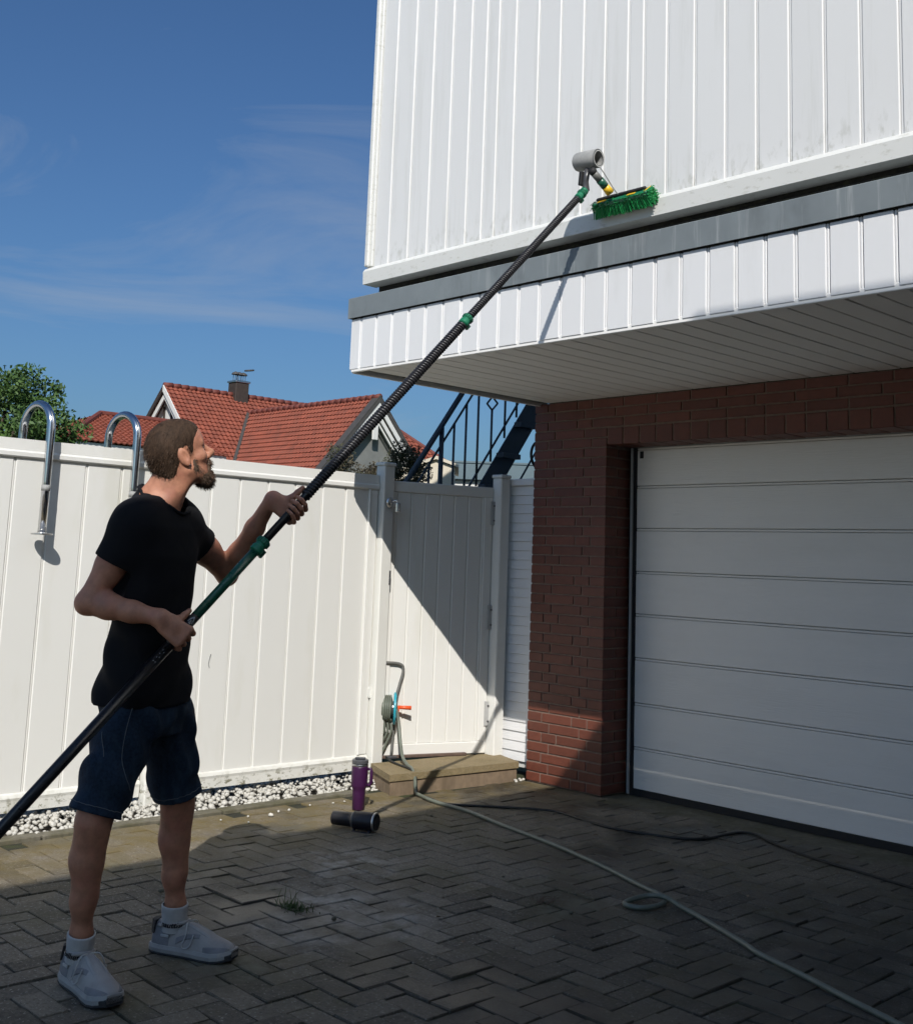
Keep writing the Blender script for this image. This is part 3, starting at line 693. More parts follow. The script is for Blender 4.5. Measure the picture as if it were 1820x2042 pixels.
MB().tube(smooth_path([k2 + Vector((.01, 0, -.01)), Vector((1.955, -1.81, 3.185)), Vector((1.985, -1.78, 3.165)), Vector((2.0, -1.70, 3.085)), Vector((2.005, -1.67, 3.06))], 6), .0028, 6).build('jet_tube', 'foam', pole, True)
# brush block: long axis along the wall, bristles to the wall and downwards
bc = Vector((2.015, -1.662, 3.050)); bdir = Vector((0, .60, -.80)).normalized()
bc = bc + Vector((0, .012, -.004)); MBk = frame(bc, bdir, (1, 0, 0))
br = MB().cbox(-.158, .158, -.033, .033, -.012, .012, .005, MBk).build('brush_block', 'green', pole)
MB().cbox(-.14, .14, -.010, .008, -.026, -.0125, .004, MBk).build('brush_bar', 'rubber', br)
for x0, mt in ((-.125, 'yellow'), (.045, 'yellow'), (.143, 'yellow')):
    MB().cbox(x0, x0 + (.045 if x0 < .1 else .006), .012 if x0 < .1 else -.03, .03, -.0145, -.0122, .0005, MBk).build('brush_label', mt, br)
bb = MB(); th = MB()
for i in range(62):
    for j in range(13):
        bx = -.150 + .30 * i / 61 + random.uniform(-.003, .003); by = -.029 + .058 * j / 12
        L = .052 + random.uniform(-.006, .006)
        fl = 1.0
        p = Vector((bx, by, .008)); e = Vector((bx * (1 + .10 * fl) + random.gauss(0, .004), by * 1.3 + random.gauss(0, .004), .008 + L))
        ew = MBk @ e
        if ew.y > -1.566: ew = Vector((ew.x, -1.566 - random.uniform(0, .004), ew.z - .012))
        bb.tube([MBk @ p, MBk @ ((p + e) / 2 + Vector((0, random.gauss(0, .002), 0))), ew], [.0023, .0021, .0016], 4)
for k in range(420):   # flagged edge fibres around the block
    a = random.random(); side = random.choice((0, 1, 2, 2, 3))
    if side == 0: p = Vector((random.uniform(-.158, .158), .033, random.uniform(-.014, .01))); dd = Vector((0, .5, -.5))
    elif side == 1: p = Vector((random.uniform(-.158, .158), -.033, random.uniform(-.014, .01))); dd = Vector((0, -.5, .3))
    elif side == 2: p = Vector((.158, random.uniform(-.033, .033), random.uniform(-.014, .05))); dd = Vector((.9, 0, .2))
    else: p = Vector((-.158, random.uniform(-.033, .033), random.uniform(-.014, .03))); dd = Vector((-.6, 0, .2))
    e = p + (dd + Vector((random.gauss(0, .4), random.gauss(0, .4), random.gauss(0, .4)))) * .012
    th.tube([MBk @ p, MBk @ e], [.0017, .0010], 4)
bb.build('bristles', 'bristle', br); th.build('edge_bristles', 'bristle', br)

# ------------------------------------------------------------------ person: implicit surfaces polygonised with surface nets
class Field:
    def __init__(s, lo, hi, h):
        s.lo = np.array(lo, float); s.h = h
        s.ax = [np.arange(lo[k], hi[k] + h, h) for k in range(3)]
        s.n = [len(a) for a in s.ax]; s.F = np.full(s.n, .2, np.float32)
    def sub(s, lo, hi):
        sl = []
        for k in range(3):
            a = int(max(0, math.floor((lo[k] - s.lo[k]) / s.h))); b_ = int(min(s.n[k], math.ceil((hi[k] - s.lo[k]) / s.h) + 1)); sl.append(slice(a, max(a, b_)))
        X, Y, Z = (s.ax[k][sl[k]] for k in range(3))
        return tuple(sl), X[:, None, None], Y[None, :, None], Z[None, None, :]
    def put(s, sl, D, k, op):
        A = s.F[sl]
        if op == 'sub': D = -D; A2 = -A
        else: A2 = A
        if k > 0:
            hh = np.clip(.5 + .5 * (A2 - D) / k, 0, 1) if op == 'add' else np.clip(.5 + .5 * (A2 + D * 1 - 0) / k, 0, 1)
        if op == 'add':
            R = (A * (1 - hh) + D * hh - k * hh * (1 - hh)) if k > 0 else np.minimum(A, D)
        else:            # A minus shape: max(A, -d) ; D already -d
            if k > 0:
                h2 = np.clip(.5 - .5 * (A - D) / k, 0, 1); R = A * (1 - h2) + D * h2 + k * h2 * (1 - h2)
            else: R = np.maximum(A, D)
        s.F[sl] = R
    def cone(s, a, b_, ra, rb, k=.02, op='add'):
        a = np.array(a, float); b_ = np.array(b_, float); m = max(ra, rb) + k + 2 * s.h
        sl, X, Y, Z = s.sub(np.minimum(a, b_) - m, np.maximum(a, b_) + m)
        ba = b_ - a; L2 = max(ba @ ba, 1e-12)
        t = np.clip(((X - a[0]) * ba[0] + (Y - a[1]) * ba[1] + (Z - a[2]) * ba[2]) / L2, 0, 1)
        D = np.sqrt((X - a[0] - t * ba[0]) ** 2 + (Y - a[1] - t * ba[1]) ** 2 + (Z - a[2] - t * ba[2]) ** 2) - (ra + (rb - ra) * t)
        s.put(sl, D, k, op)
    def ell(s, c, r, R=None, k=.02, op='add'):
        c = np.array(c, float); r = np.array(r, float); m = r.max() + k + 2 * s.h
        sl, X, Y, Z = s.sub(c - m, c + m); R = np.eye(3) if R is None else np.array(R)
        d_ = (X - c[0], Y - c[1], Z - c[2])
        q = [(d_[0] * R[0][i] + d_[1] * R[1][i] + d_[2] * R[2][i]) / r[i] for i in range(3)]
        n = np.sqrt(q[0] ** 2 + q[1] ** 2 + q[2] ** 2); n2 = np.sqrt((q[0] / r[0]) ** 2 + (q[1] / r[1]) ** 2 + (q[2] / r[2]) ** 2)
        s.put(sl, n * (n - 1) / np.maximum(n2, 1e-6), k, op)
    def chain(s, pts, k=.02):
        for (a, ra), (b_, rb) in zip(pts[:-1], pts[1:]): s.cone(a, b_, ra, rb, k)
    def torso(s, prof, f, l, k=.03):
        P = np.array(prof); z0, z1 = P[0, 0], P[-1, 0]
        sl, X, Y, Z = s.sub((s.lo[0], s.lo[1], z0 - .06), (s.lo[0] + s.n[0] * s.h, s.lo[1] + s.n[1] * s.h, z1 + .06))
        zc = np.clip(Z, z0, z1); I = lambda j: np.interp(zc, P[:, 0], P[:, j])
        cx, cy, rf, rl = I(1), I(2), I(3), I(4)
        u = ((X - cx) * f[0] + (Y - cy) * f[1]) / rf; v = ((X - cx) * l[0] + (Y - cy) * l[1]) / rl
        n = (np.abs(u) ** 2.3 + np.abs(v) ** 2.3) ** (1 / 2.3)
        D = np.maximum((n - 1) * np.minimum(rf, rl), np.abs(Z - zc) * np.ones_like(n) - 1e-4 if False else (n - 1) * np.minimum(rf, rl))
        D = np.where(np.abs(Z - zc) > 0, np.sqrt(np.maximum(D, 0) ** 2 + (Z - zc) ** 2) + np.minimum(D, 0) * 0, D)
        s.put(sl, D, k, 'add')
    def cut(s, p, nrm):
        """keep the side opposite to nrm"""
        p = np.array(p, float); nrm = np.array(nrm, float); nrm /= np.linalg.norm(nrm)
        X, Y, Z = s.ax[0][:, None, None], s.ax[1][None, :, None], s.ax[2][None, None, :]
        s.F = np.maximum(s.F, (X - p[0]) * nrm[0] + (Y - p[1]) * nrm[1] + (Z - p[2]) * nrm[2]).astype(np.float32)
    def polys(s):
        F_ = s.F; F_ = F_.copy(); F_[0], F_[-1] = .1, .1; F_[:, 0], F_[:, -1] = .1, .1; F_[:, :, 0], F_[:, :, -1] = .1, .1
        I = F_ < 0; nx, ny, nz = F_.shape
        cnt = np.zeros((nx - 1, ny - 1, nz - 1), np.int8)
        for a in (0, 1):
            for b_ in (0, 1):
                for c in (0, 1): cnt += I[a:nx - 1 + a, b_:ny - 1 + b_, c:nz - 1 + c]
        cells = np.argwhere((cnt > 0) & (cnt < 8)); idx = np.full(cnt.shape, -1, np.int32); idx[tuple(cells.T)] = np.arange(len(cells))
        acc = np.zeros((len(cells), 3)); num = np.zeros(len(cells))
        cor = [(a, b_, c) for a in (0, 1) for b_ in (0, 1) for c in (0, 1)]
        for i, p in enumerate(cor):
            for q in cor[i + 1:]:
                if sum(abs(p[k] - q[k]) for k in range(3)) != 1: continue
                fa = F_[tuple((cells + p).T)]; fb = F_[tuple((cells + q).T)]; m = (fa < 0) != (fb < 0)
                t = np.where(m, fa / np.where(fa == fb, 1, fa - fb), 0)[:, None]
                acc += np.where(m[:, None], np.array(p) + t * (np.array(q) - np.array(p)), 0); num += m
        V = s.lo + (cells + acc / num[:, None]) * s.h
        fs = []
        for ax_ in range(3):
            o1, o2 = (ax_ + 1) % 3, (ax_ + 2) % 3
            A = np.moveaxis(I, ax_, 0)[:-1]; B = np.moveaxis(I, ax_, 0)[1:]
            e = np.argwhere(np.moveaxis(A != B, 0, ax_))
            ok = np.ones(len(e), bool)
            for o in (o1, o2): ok &= (e[:, o] > 0) & (e[:, o] < F_.shape[o] - 1)
            e = e[ok]; d1 = np.zeros(3, int); d2 = np.zeros(3, int); d1[o1] = 1; d2[o2] = 1
            q = np.stack([idx[tuple((e - d1 - d2).T)], idx[tuple((e - d2).T)], idx[tuple(e.T)], idx[tuple((e - d1).T)]], 1)
            fl = I[tuple(e.T)]
            fs.append(np.where(fl[:, None], q, q[:, ::-1]))
        return V, np.concatenate(fs)
def np_mesh(name, V, Fq, m):
    me = bpy.data.meshes.new(name); me.from_pydata(V.tolist(), [], Fq.tolist()); me.update(); me.materials.append(MT[m]); me.shade_smooth(); return me
def relax(V, Fq, it=2, lam=.5):
    n = len(V); E_ = np.concatenate([Fq[:, [i, (i + 1) % 4]] for i in range(4)])
    for _ in range(it):
        A = np.zeros((n, 3)); c = np.zeros(n)
        np.add.at(A, E_[:, 0], V[E_[:, 1]]); np.add.at(A, E_[:, 1], V[E_[:, 0]]); np.add.at(c, E_[:, 0], 1); np.add.at(c, E_[:, 1], 1)
        V = V + lam * (A / np.maximum(c, 1)[:, None] - V)
    return V

person = thing('person', (1.6, -3.6, 0), 'bearded man in black t-shirt and denim shorts holding the long pole', 'person')
ang = math.radians(33); fv = np.array([math.cos(ang), math.sin(ang)]); lv = np.array([-math.sin(ang), math.cos(ang)])
J = dict(Rsh=(1.703, -3.796, 1.448), Lsh=(1.585, -3.552, 1.460), Relb=(1.645, -3.905, 1.195), Lelb=(1.505, -3.300, 1.293),
         neck=(1.650, -3.672, 1.540), Rhip=(1.668, -3.735, .86), Lhip=(1.565, -3.555, .86), Rknee=(1.680, -3.845, .515), Lknee=(1.545, -3.465, .50),
         Rank=(1.606, -3.818, .105), Lank=(1.512, -3.425, .105))
V3 = lambda k: np.array(J[k])
# ---- hands on the pole
def hand(fld, c, toward, wsign):
    a = np.array(pd); n = np.array(toward) - a * (np.array(toward) @ a); n /= np.linalg.norm(n)
    w = np.cross(a, n); w *= 1 if (w @ np.array(RT)) > 0 else -1
    c = np.array(c); R = .0165 + .0088
    P = lambda s_, th, rr: c + a * s_ + (n * math.cos(th) + w * math.sin(th)) * rr
    D2 = math.radians
    Q = lambda s_, nn, ww: c + a * s_ + n * nn + w * ww
    pal = .0165 + .014
    # palm: slab from the wrist to the knuckles
    for s_ in (-.030, -.010, .010, .029):
        fld.cone(Q(s_ * .75 - .004, pal + .004, -.050), Q(s_, pal + .003, .018), .0150, .0125, .012)
    fld.cone(Q(-.004, pal + .006, -.075), Q(0, pal + .004, -.03), .026, .020, .02)
    for s_, kk, rr in ((.034, 1.0, .0084), (.0118, 1.06, .0087), (-.0108, 1.0, .0083), (-.032, .84, .0074)):
        ths = [D2(38), D2(75), D2(75 + 55 * kk), D2(75 + 105 * kk), D2(75 + 150 * kk)]
        pts = [Q(s_, pal + .003, .016)] + [P(s_ + .001 * i, t, R + (.008 if i == 1 else .002)) for i, t in enumerate(ths)][1:]
        rad = [rr + .002, rr + .0012, rr, rr * .93, rr * .82]
        fld.chain(list(zip(pts, rad)), .0018)
    th = [Q(.018, pal + .002, -.045), P(.040, D2(-62), R + .010), P(.062, D2(-80), R + .004), P(.086, D2(-92), R + .002)]
    fld.chain(list(zip(th, [.0155, .0125, .0108, .0088])), .008)
    return Q(-.006, pal + .008, -.082)
view = np.array(FW)
cR = np.array(along(.0)); cL = np.array(along(.600))
parts = []
# right arm (near side) and left arm with hands, 3 mm grid
for side, c, tw in (('R', cR, -view), ('L', cL, view)):
    sh, el = V3(side + 'sh'), V3(side + 'elb')
    lo = np.minimum.reduce([sh, el, c - .12]) - .09; hi = np.maximum.reduce([sh, el, c + .12]) + .09
    f_ = Field(lo, hi, .0025)
    wr = hand(f_, c, tw, 1)
    mid = sh + (el - sh) * .5
    f_.chain([(sh, .054), (mid, .046), (el, .0375)], .03)
    up_ = np.array([.0, .0, 1.0])
    bic = mid + (wr - el) / np.linalg.norm(wr - el) * .012
    f_.ell(bic, (.036, .036, .085), R=np.array(frame((0, 0, 0), el - sh).to_3x3()), k=.03)
    fa = el + (wr - el) * .28
    f_.chain([(el, .0360), (fa, .0385), (el + (wr - el) * .62, .0320), (wr, .0250)], .025)
    f_.ell(el + (wr - el) * .22 + np.array((0, 0, .012)), (.024, .024, .070), R=np.array(frame((0, 0, 0), wr - el).to_3x3()), k=.02)
    f_.cone(el + (wr - el) * .55 + np.array((0, 0, -.012)), el + (wr - el) * .95, .016, .013, .012)
    f_.ell(el + (el - (sh + wr) / 2) * .07, (.020, .020, .020), k=.03)
    parts.append((f_.polys(), 1))
# head and neck, 2.4 mm grid
HY, HP, HS = math.radians(82), math.radians(22), .955
Rz = np.array(((math.cos(HY), -math.sin(HY), 0), (math.sin(HY), math.cos(HY), 0), (0, 0, 1)))
Ry = np.array(((math.cos(HP), 0, -math.sin(HP)), (0, 1, 0), (math.sin(HP), 0, math.cos(HP))))
HR = Rz @ Ry
HO = np.array((1.757, -3.658, 1.676)) - HR @ (np.array((-.014, -.080, .0)) * HS) + np.array((0, 0, .006))
def H(x, y, z): return HO + HR @ (np.array((x, y, z)) * HS)
hf = Field(HO - (.20, .20, .27), HO + (.20, .20, .20), .0024)
def he(c, r, k=.02, op='add', rot=None): hf.ell(H(*c), np.array(r) * HS, HR if rot is None else HR @ rot, k * HS, op)
def hc(a, b_, ra, rb, k=.015, op='add'): hf.cone(H(*a), H(*b_), ra * HS, rb * HS, k * HS, op)
he((-.006, 0, .044), (.098, .076, .088)); he((-.040, 0, .030), (.066, .068, .068)); he((.047, 0, .055), (.050, .060, .052), .03)
he((.046, 0, -.028), (.048, .054, .080), .03)
for s_ in (-1, 1):
    hc((.080, .010 * s_, .034), (.072, .045 * s_, .034), .012, .012, .014)
    he((.103, .031 * s_, .014), (.020, .017, .013), .012, 'sub')
    he((.052, .046 * s_, -.016), (.030, .022, .020), .02)
    hc((.002, .054 * s_, -.048), (.066, .022 * s_, -.098), .018, .021, .025)
    hc((.095, 0, -.022), (.102, .013 * s_, -.026), .010, .0095, .008)
    et = np.array(Matrix.Rotation(math.radians(-14), 3, 'Y')) @ np.array(Matrix.Rotation(math.radians(16 * s_), 3, 'Z'))
    he((-.014, .077 * s_, .004), (.020, .0085, .034), .006, rot=et); he((-.010, .090 * s_, .006), (.0095, .009, .020), .005, 'sub', rot=et); he((-.006, .079 * s_, -.022), (.010, .007, .012), .006)
hc((.088, 0, .030), (.121, 0, -.016), .0085, .0125, .012); hc((.121, 0, -.016), (.104, 0, -.030), .0115, .010, .008)
he((.074, 0, -.100), (.026, .026, .022), .025)
hc((.093, -.016, -.050), (.093, .016, -.050), .0085, .0085, .010); hc((.090, -.014, -.066), (.090, .014, -.066), .0085, .0085, .010)
hc((.106, -.022, -.0575), (.106, .022, -.0575), .0062, .0062, .004, 'sub')
nb_ = V3('neck')
hf.cone(H(-.022, 0, -.045), nb_ + (0, 0, -.06), .053, .056, .03); hf.cone(H(-.03, 0, -.03), nb_ + (-.03, -.025, -.02), .046, .056, .03)
hf.cone(H(.03, -.03, -.06), nb_ + (.045, -.01, -.02), .018, .014, .03)       # neck tendon
hf.cone(nb_ + (-.02, -.01, -.02), nb_ + (.06, -.12, -.055), .05, .03, .04); hf.cone(nb_ + (-.02, -.01, -.02), nb_ + (-.10, .11, -.055), .05, .03, .04)
parts.append((hf.polys(), 2))
# legs, 4 mm grid
for side in 'RL':
    hp_, kn, an = V3(side + 'hip'), V3(side + 'knee'), V3(side + 'ank')
    f_ = Field(np.minimum.reduce([hp_, kn, an]) - .13, np.maximum.reduce([hp_, kn, an]) + (.13, .13, -.14), .004)
    f_.chain([(hp_ + (kn - hp_) * .3, .080), (kn + (hp_ - kn) * .2, .062), (kn, .0465), (kn + (an - kn) * .12, .0435)], .03)
    bk = -np.array([fv[0], fv[1], 0])
    c1 = kn + (an - kn) * .30 + bk * .012
    f_.chain([(kn + bk * .004, .0445), (c1, .0465 if side == 'R' else .0450), (kn + (an - kn) * .62 + bk * .006, .0365), (an + (0, 0, .05), .0305), (an - (0, 0, .02), .033)], .03)
    f_.cone(kn - bk * .014, kn - bk * .010 + (an - kn) * .55, .034, .026, .03)
    f_.ell(kn - bk * .026 + (0, 0, .004), (.024, .024, .030), k=.02); f_.ell(kn + (an - kn) * .24 + bk * .022, (.030, .030, .075), k=.025); f_.ell(an + (0, 0, .005) + np.array((lv[0], lv[1], 0)) * .026, (.014, .014, .016), k=.014); f_.ell(an + (0, 0, .0) - np.array((lv[0], lv[1], 0)) * .026, (.014, .014, .016), k=.014)
    parts.append((f_.polys(), 1))
Vs = []; Fs = []; k = 0
for (V, Fq), it in parts:
    V = relax(V, Fq, it, .5); Vs.append(V); Fs.append(Fq + k); k += len(V)
body = link('body', np_mesh('body', np.concatenate(Vs), np.concatenate(Fs), 'skin'), person)
for s_ in (-1, 1):
    MB().add((IV1 * .0115 * HS + H(.077, .031 * s_, .013)).tolist(), IF1).build('eye', 'eye', person, True)
    e = MB(); 
    for t in range(26):
        q = t / 25; p0 = H(.0935 - .022 * q * q, (.012 + .036 * q) * s_, .036 - .006 * q * q); e.tube([p0, p0 + HR @ np.array((.001, .006 * s_, .002))], [.0018, .001], 4)
    e.build('eyebrow', 'beard', person)
MB().tube([H(.0985, -.012, -.062), H(.1005, 0, -.0625), H(.0985, .012, -.062)], [.003, .0052, .003], 8).build('lip', 'lip', person, True)
MB().add((IV1 * .0028 + H(-.004, -.085, -.030)).tolist(), IF1).build('ear_stud', 'steel', person, True)
# ---- hair and beard
hh = Field(HO - (.19, .19, .18), HO + (.19, .19, .21), .0028)
def ge(c, r, k=.02, op='add'): hh.ell(H(*c), np.array(r) * HS, HR, k * HS, op)
ge((-.009, 0, .049), (.103, .079, .0945)); ge((-.043, 0, .028), (.071, .0715, .073)); ge((.040, 0, .072), (.052, .060, .050), .03); ge((-.056, 0, -.032), (.044, .057, .052), .03)
X = hh.ax[0][:, None, None]; Y = hh.ax[1][None, :, None]; Z = hh.ax[2][None, None, :]
dx, dy, dz = (X - HO[0]) / HS, (Y - HO[1]) / HS, (Z - HO[2]) / HS
lx = HR[0, 0] * dx + HR[1, 0] * dy + HR[2, 0] * dz; ly = HR[0, 1] * dx + HR[1, 1] * dy + HR[2, 1] * dz; lz = HR[0, 2] * dx + HR[1, 2] * dy + HR[2, 2] * dz
line = np.interp(lx, [-.13, -.07, -.045, -.032, -.022, .010, .022, .034, .040, .052, .075, .10], [-.085, -.090, -.070, -.030, .034, .036, -.012, -.012, .030, .062, .082, .088])
line = line + .004 * np.sin(ly * 240) + .003 * np.sin(lx * 300 + 1)
hh.F = np.maximum(hh.F, (line - lz) * .8).astype(np.float32)
V, Fq = hh.polys(); V = relax(V, Fq, 2, .5)
hm = np_mesh('hair', V, Fq, 'hair'); hair = link('hair', hm, person)
def strands(me, n, L, wdt, tilt, m, name, parent, lean=0.6):
    vc = np.array([v.co[:] for v in me.vertices]); vn = np.array([v.normal[:] for v in me.vertices])
    ii = rng.integers(0, len(vc), n); b_ = MB(); tl = np.array(tilt)
    for i in ii:
        nrm = vn[i]; dr = nrm * (1 - lean) + tl * lean + rng.normal(size=3) * .25; dr /= np.linalg.norm(dr) + 1e-9
        p = vc[i] - nrm * .002; l_ = L * rng.uniform(.6, 1.2); sd_ = np.cross(dr, rng.normal(size=3)); sd_ /= np.linalg.norm(sd_) + 1e-9
        q = p + dr * l_ * .55 + nrm * .001; e = p + dr * l_ + tl * l_ * .25
        b_.add([p - sd_ * wdt, p + sd_ * wdt, q + sd_ * wdt * .8, q - sd_ * wdt * .8, e], [(0, 1, 2, 3), (3, 2, 4)])
    return b_.build(name, m, parent)
strands(hm, 6500, .0115, .00055, HR @ np.array((-.6, 0, -.75)), 'hair', 'hair_strands', hair, .84)
strands(hm, 3000, .0125, .0005, HR @ np.array((-.6, 0, -.75)), 'hairlight', 'hair_strands', hair, .86)
bf = Field(HO - (.17, .17, .22), HO + (.17, .17, .10), .0028)
def bc_(a, b2, ra, rb, k=.014): bf.cone(H(*a), H(*b2), ra * HS, rb * HS, k * HS)
for s_ in (-1, 1):
    bc_((.026, .060 * s_, -.020), (.018, .060 * s_, -.050), .006, .009); bc_((.018, .056 * s_, -.050), (.058, .032 * s_, -.094), .0135, .018); bc_((.058, .032 * s_, -.094), (.076, .0, -.104), .019, .023)
    bc_((.098, .004 * s_, -.0405), (.088, .028 * s_, -.050), .0068, .0075, .006); bc_((.088, .028 * s_, -.050), (.074, .030 * s_, -.085), .0085, .012)
bc_((.076, 0, -.101), (.078, 0, -.124), .022, .014); bc_((.054, 0, -.108), (.068, 0, -.124), .020, .012); bc_((.091, 0, -.080), (.089, 0, -.095), .006, .010, .01)
V, Fq = bf.polys(); V = relax(V, Fq, 2, .5); V = V + rng.normal(size=V.shape) * .0008
bm_ = np_mesh('beard', V, Fq, 'beard'); beard = link('beard', bm_, person)
strands(bm_, 4200, .012, .0006, HR @ np.array((.30, 0, -.95)), 'beard', 'beard_strands', beard, .45)

# ---- t-shirt
hipc = np.array((1.609, -3.661))
prof = [(.855, 1.606, -3.663, .137, .196), (.905, 1.606, -3.663, .138, .196), (1.0, 1.614, -3.663, .124, .180), (1.08, 1.624, -3.664, .111, .168), (1.2, 1.632, -3.666, .110, .174), (1.35, 1.640, -3.670, .116, .186),
        (1.445, 1.640, -3.672, .108, .178), (1.505, 1.638, -3.674, .092, .146), (1.550, 1.632, -3.676, .076, .102)]
tf = Field((1.30, -4.10, .82), (2.02, -3.28, 1.60), .0052)
tf.torso(prof, fv, lv, .03)
slv = {}
for side, fr, r1 in (('R', .50, .066), ('L', .40, .067)):
    sh, el = V3(side + 'sh'), V3(side + 'elb'); ad = (el - sh) / np.linalg.norm(el - sh); hem = sh + ad * np.linalg.norm(el - sh) * fr
    tf.cone(sh - ad * .02 + (0, 0, -.005), hem + ad * .03, .070, r1, .05); tf.cone(nb_ + (0, 0, -.045), sh + (0, 0, .0), .05, .064, .05)
    slv[side] = (hem, ad)
# sleeve ends: cut only near the arm, then hollow the opening
for side in 'RL':
    hem, ad = slv[side]; m_ = .11
    sl, X, Y, Z = tf.sub(hem - m_ , hem + m_ )
    pl_ = (X - hem[0]) * ad[0] + (Y - hem[1]) * ad[1] + (Z - hem[2]) * ad[2]
    rad = np.sqrt((X - hem[0] - pl_ * ad[0]) ** 2 + (Y - hem[1] - pl_ * ad[1]) ** 2 + (Z - hem[2] - pl_ * ad[2]) ** 2)
    near = np.maximum(-pl_, rad - .085); tf.F[sl] = np.maximum(tf.F[sl], -near)
    tf.cone(hem - ad * .012, hem + ad * .05, .050, .053, 0, 'sub')
# folds
X, Y, Z = tf.ax[0][:, None, None], tf.ax[1][None, :, None], tf.ax[2][None, None, :]
fold = .0055 * np.sin(38 * (Z + .45 * (X - 1.6) - .5 * (Y + 3.6)) + 2.5 * np.sin(9 * (X + Y))) * np.clip((1.30 - Z) / .25, 0, 1) + .004 * np.sin(30 * (X * .8 - Y * .5) + 8 * Z) * np.clip((Z - 1.15) / .2, 0, 1)
tf.F = (tf.F + fold.astype(np.float32))
tf.cut((1.6, -3.66, .868), (-.05, 0, -1))
b3 = np.array((fv[0], fv[1], 0.0))
tf.cone(nb_ - b3 * .045 + (0, 0, -.02), nb_ - b3 * .030 + (0, 0, .048), .060, .050, .02)
tf.cone(nb_ - b3 * .012 + (0, 0, .12), nb_ + b3 * .022 + (0, 0, -.008), .082, .070, .008, 'sub')
V, Fq = tf.polys(); V = relax(V, Fq, 2, .5)
tee = link('t_shirt', np_mesh('t_shirt', V, Fq, 'tee'), person)
cpath = []
for k in range(40):
    a = 2 * math.pi * k / 40; p0 = nb_ + b3 * .008 + (0, 0, .004) + b3 * math.cos(a) * .086 + np.array((lv[0], lv[1], 0)) * math.sin(a) * .080 + np.array((0, 0, -.040 * math.cos(a) - .006 * abs(math.sin(a))))
    tv_ = np.array([v.co[:] for v in tee.data.vertices]) if k == 0 else tv_
    cpath.append(tuple(.25 * p0 + .75 * tv_[np.argmin(((tv_ - p0) ** 2).sum(1))]))
MB().tube(cpath, .0058, 8, closed=True).build('collar', 'tee', tee, True)
# ---- shorts
sf_ = Field((1.32, -4.02, .44), (1.95, -3.30, .98), .0050)
sf_.torso([(.765, 1.610, -3.652, .112, .165), (.82, 1.608, -3.656, .126, .182), (.90, 1.606, -3.663, .125, .180), (.925, 1.606, -3.663, .123, .178)], fv, lv, .03)
hems = {}
for side, hx in (('R', .535), ('L', .530)):
    hp_, kn = V3(side + 'hip'), V3(side + 'knee'); dr = (kn - hp_) / np.linalg.norm(kn - hp_)
    t = (hp_[2] - hx) / -dr[2]; he_ = hp_ + dr * t
    sf_.cone(hp_ + (0, 0, -.03), he_ + dr * .03, .100, .0815 if side == 'R' else .079, .018); hems[side] = (he_, dr)
X, Y, Z = sf_.ax[0][:, None, None], sf_.ax[1][None, :, None], sf_.ax[2][None, None, :]
sf_.F = sf_.F + (.006 * np.sin(45 * Z + 14 * (X + Y) + 2 * np.sin(20 * (X - Y))) + .003 * np.sin(70 * (X * .5 - Y) - 25 * Z)).astype(np.float32)
for side in 'RL':
    he_, dr = hems[side]; sl, X, Y, Z = sf_.sub(he_ - (.13, .13, .12), he_ + (.13, .13, .12))
    pl_ = (X - he_[0]) * dr[0] + (Y - he_[1]) * dr[1] + (Z - he_[2]) * dr[2]
    rad = np.sqrt(np.maximum((X - he_[0]) ** 2 + (Y - he_[1]) ** 2 + (Z - he_[2]) ** 2 - pl_ ** 2, 0))
    sf_.F[sl] = np.maximum(sf_.F[sl], -np.maximum(-pl_, rad - .125)); sf_.cone(he_ - dr * .06, he_ + dr * .05, .066, .072, 0, 'sub')
V, Fq = sf_.polys(); V = relax(V, Fq, 2, .5)
shorts = link('shorts', np_mesh('shorts', V, Fq, 'denim'), person)
def ringpath(c, d_, r, n=36): 
    M = frame(c, d_); return [M @ Vector((r * math.cos(2 * math.pi * k / n), r * math.sin(2 * math.pi * k / n), 0)) for k in range(n)]
def snap(paths, off=.0012):
    vc = np.array([v.co[:] for v in shorts.data.vertices]); vn = np.array([v.normal[:] for v in shorts.data.vertices]); out = []
    for p in paths:
        i = np.argmin(((vc - np.array(p)) ** 2).sum(1)); out.append(tuple(vc[i] + vn[i] * off))
    return out
for side in 'RL':
    he_, dr = hems[side]
    MB().tube(snap(ringpath(he_ - dr * .022, dr, .081, 60)), .0013, 5, closed=True).build('hem_stitch', 'stitch', shorts, True)
    MB().tube(ringpath(he_ - dr * .004, dr, .0785 if side == 'R' else .0755, 40), .0045, 6, closed=True).build('hem_roll', 'denim', shorts, True)
hp_, kn = V3('Rhip'), V3('Rknee'); cs = -np.array(FW)
rtv = np.array(RT); sp = hp_ + cs * .11
pts = snap([sp + rtv * .03 + (0, 0, .03), sp + rtv * .015 + (0, 0, -.05), sp + rtv * .01 + (0, 0, -.13), sp + rtv * .02 + (0, 0, -.19), sp + rtv * .05 + (0, 0, -.215), sp + rtv * .085 + (0, 0, -.235), sp + rtv * .11 + (0, 0, -.25)], .001)
MB().tube(smooth_path(pts, 5), .0014, 5).build('pocket_seam', 'stitch', shorts, True)
pts = snap([sp - rtv * .075 + (0, 0, .02), sp - rtv * .07 + (0, 0, -.06), sp - rtv * .045 + (0, 0, -.13), sp - rtv * .05 + (0, 0, -.2), sp - rtv * .03 + (0, 0, -.3)], .001)
MB().tube(smooth_path(pts, 5), .0014, 5).build('side_seam', 'stitch', shorts, True)
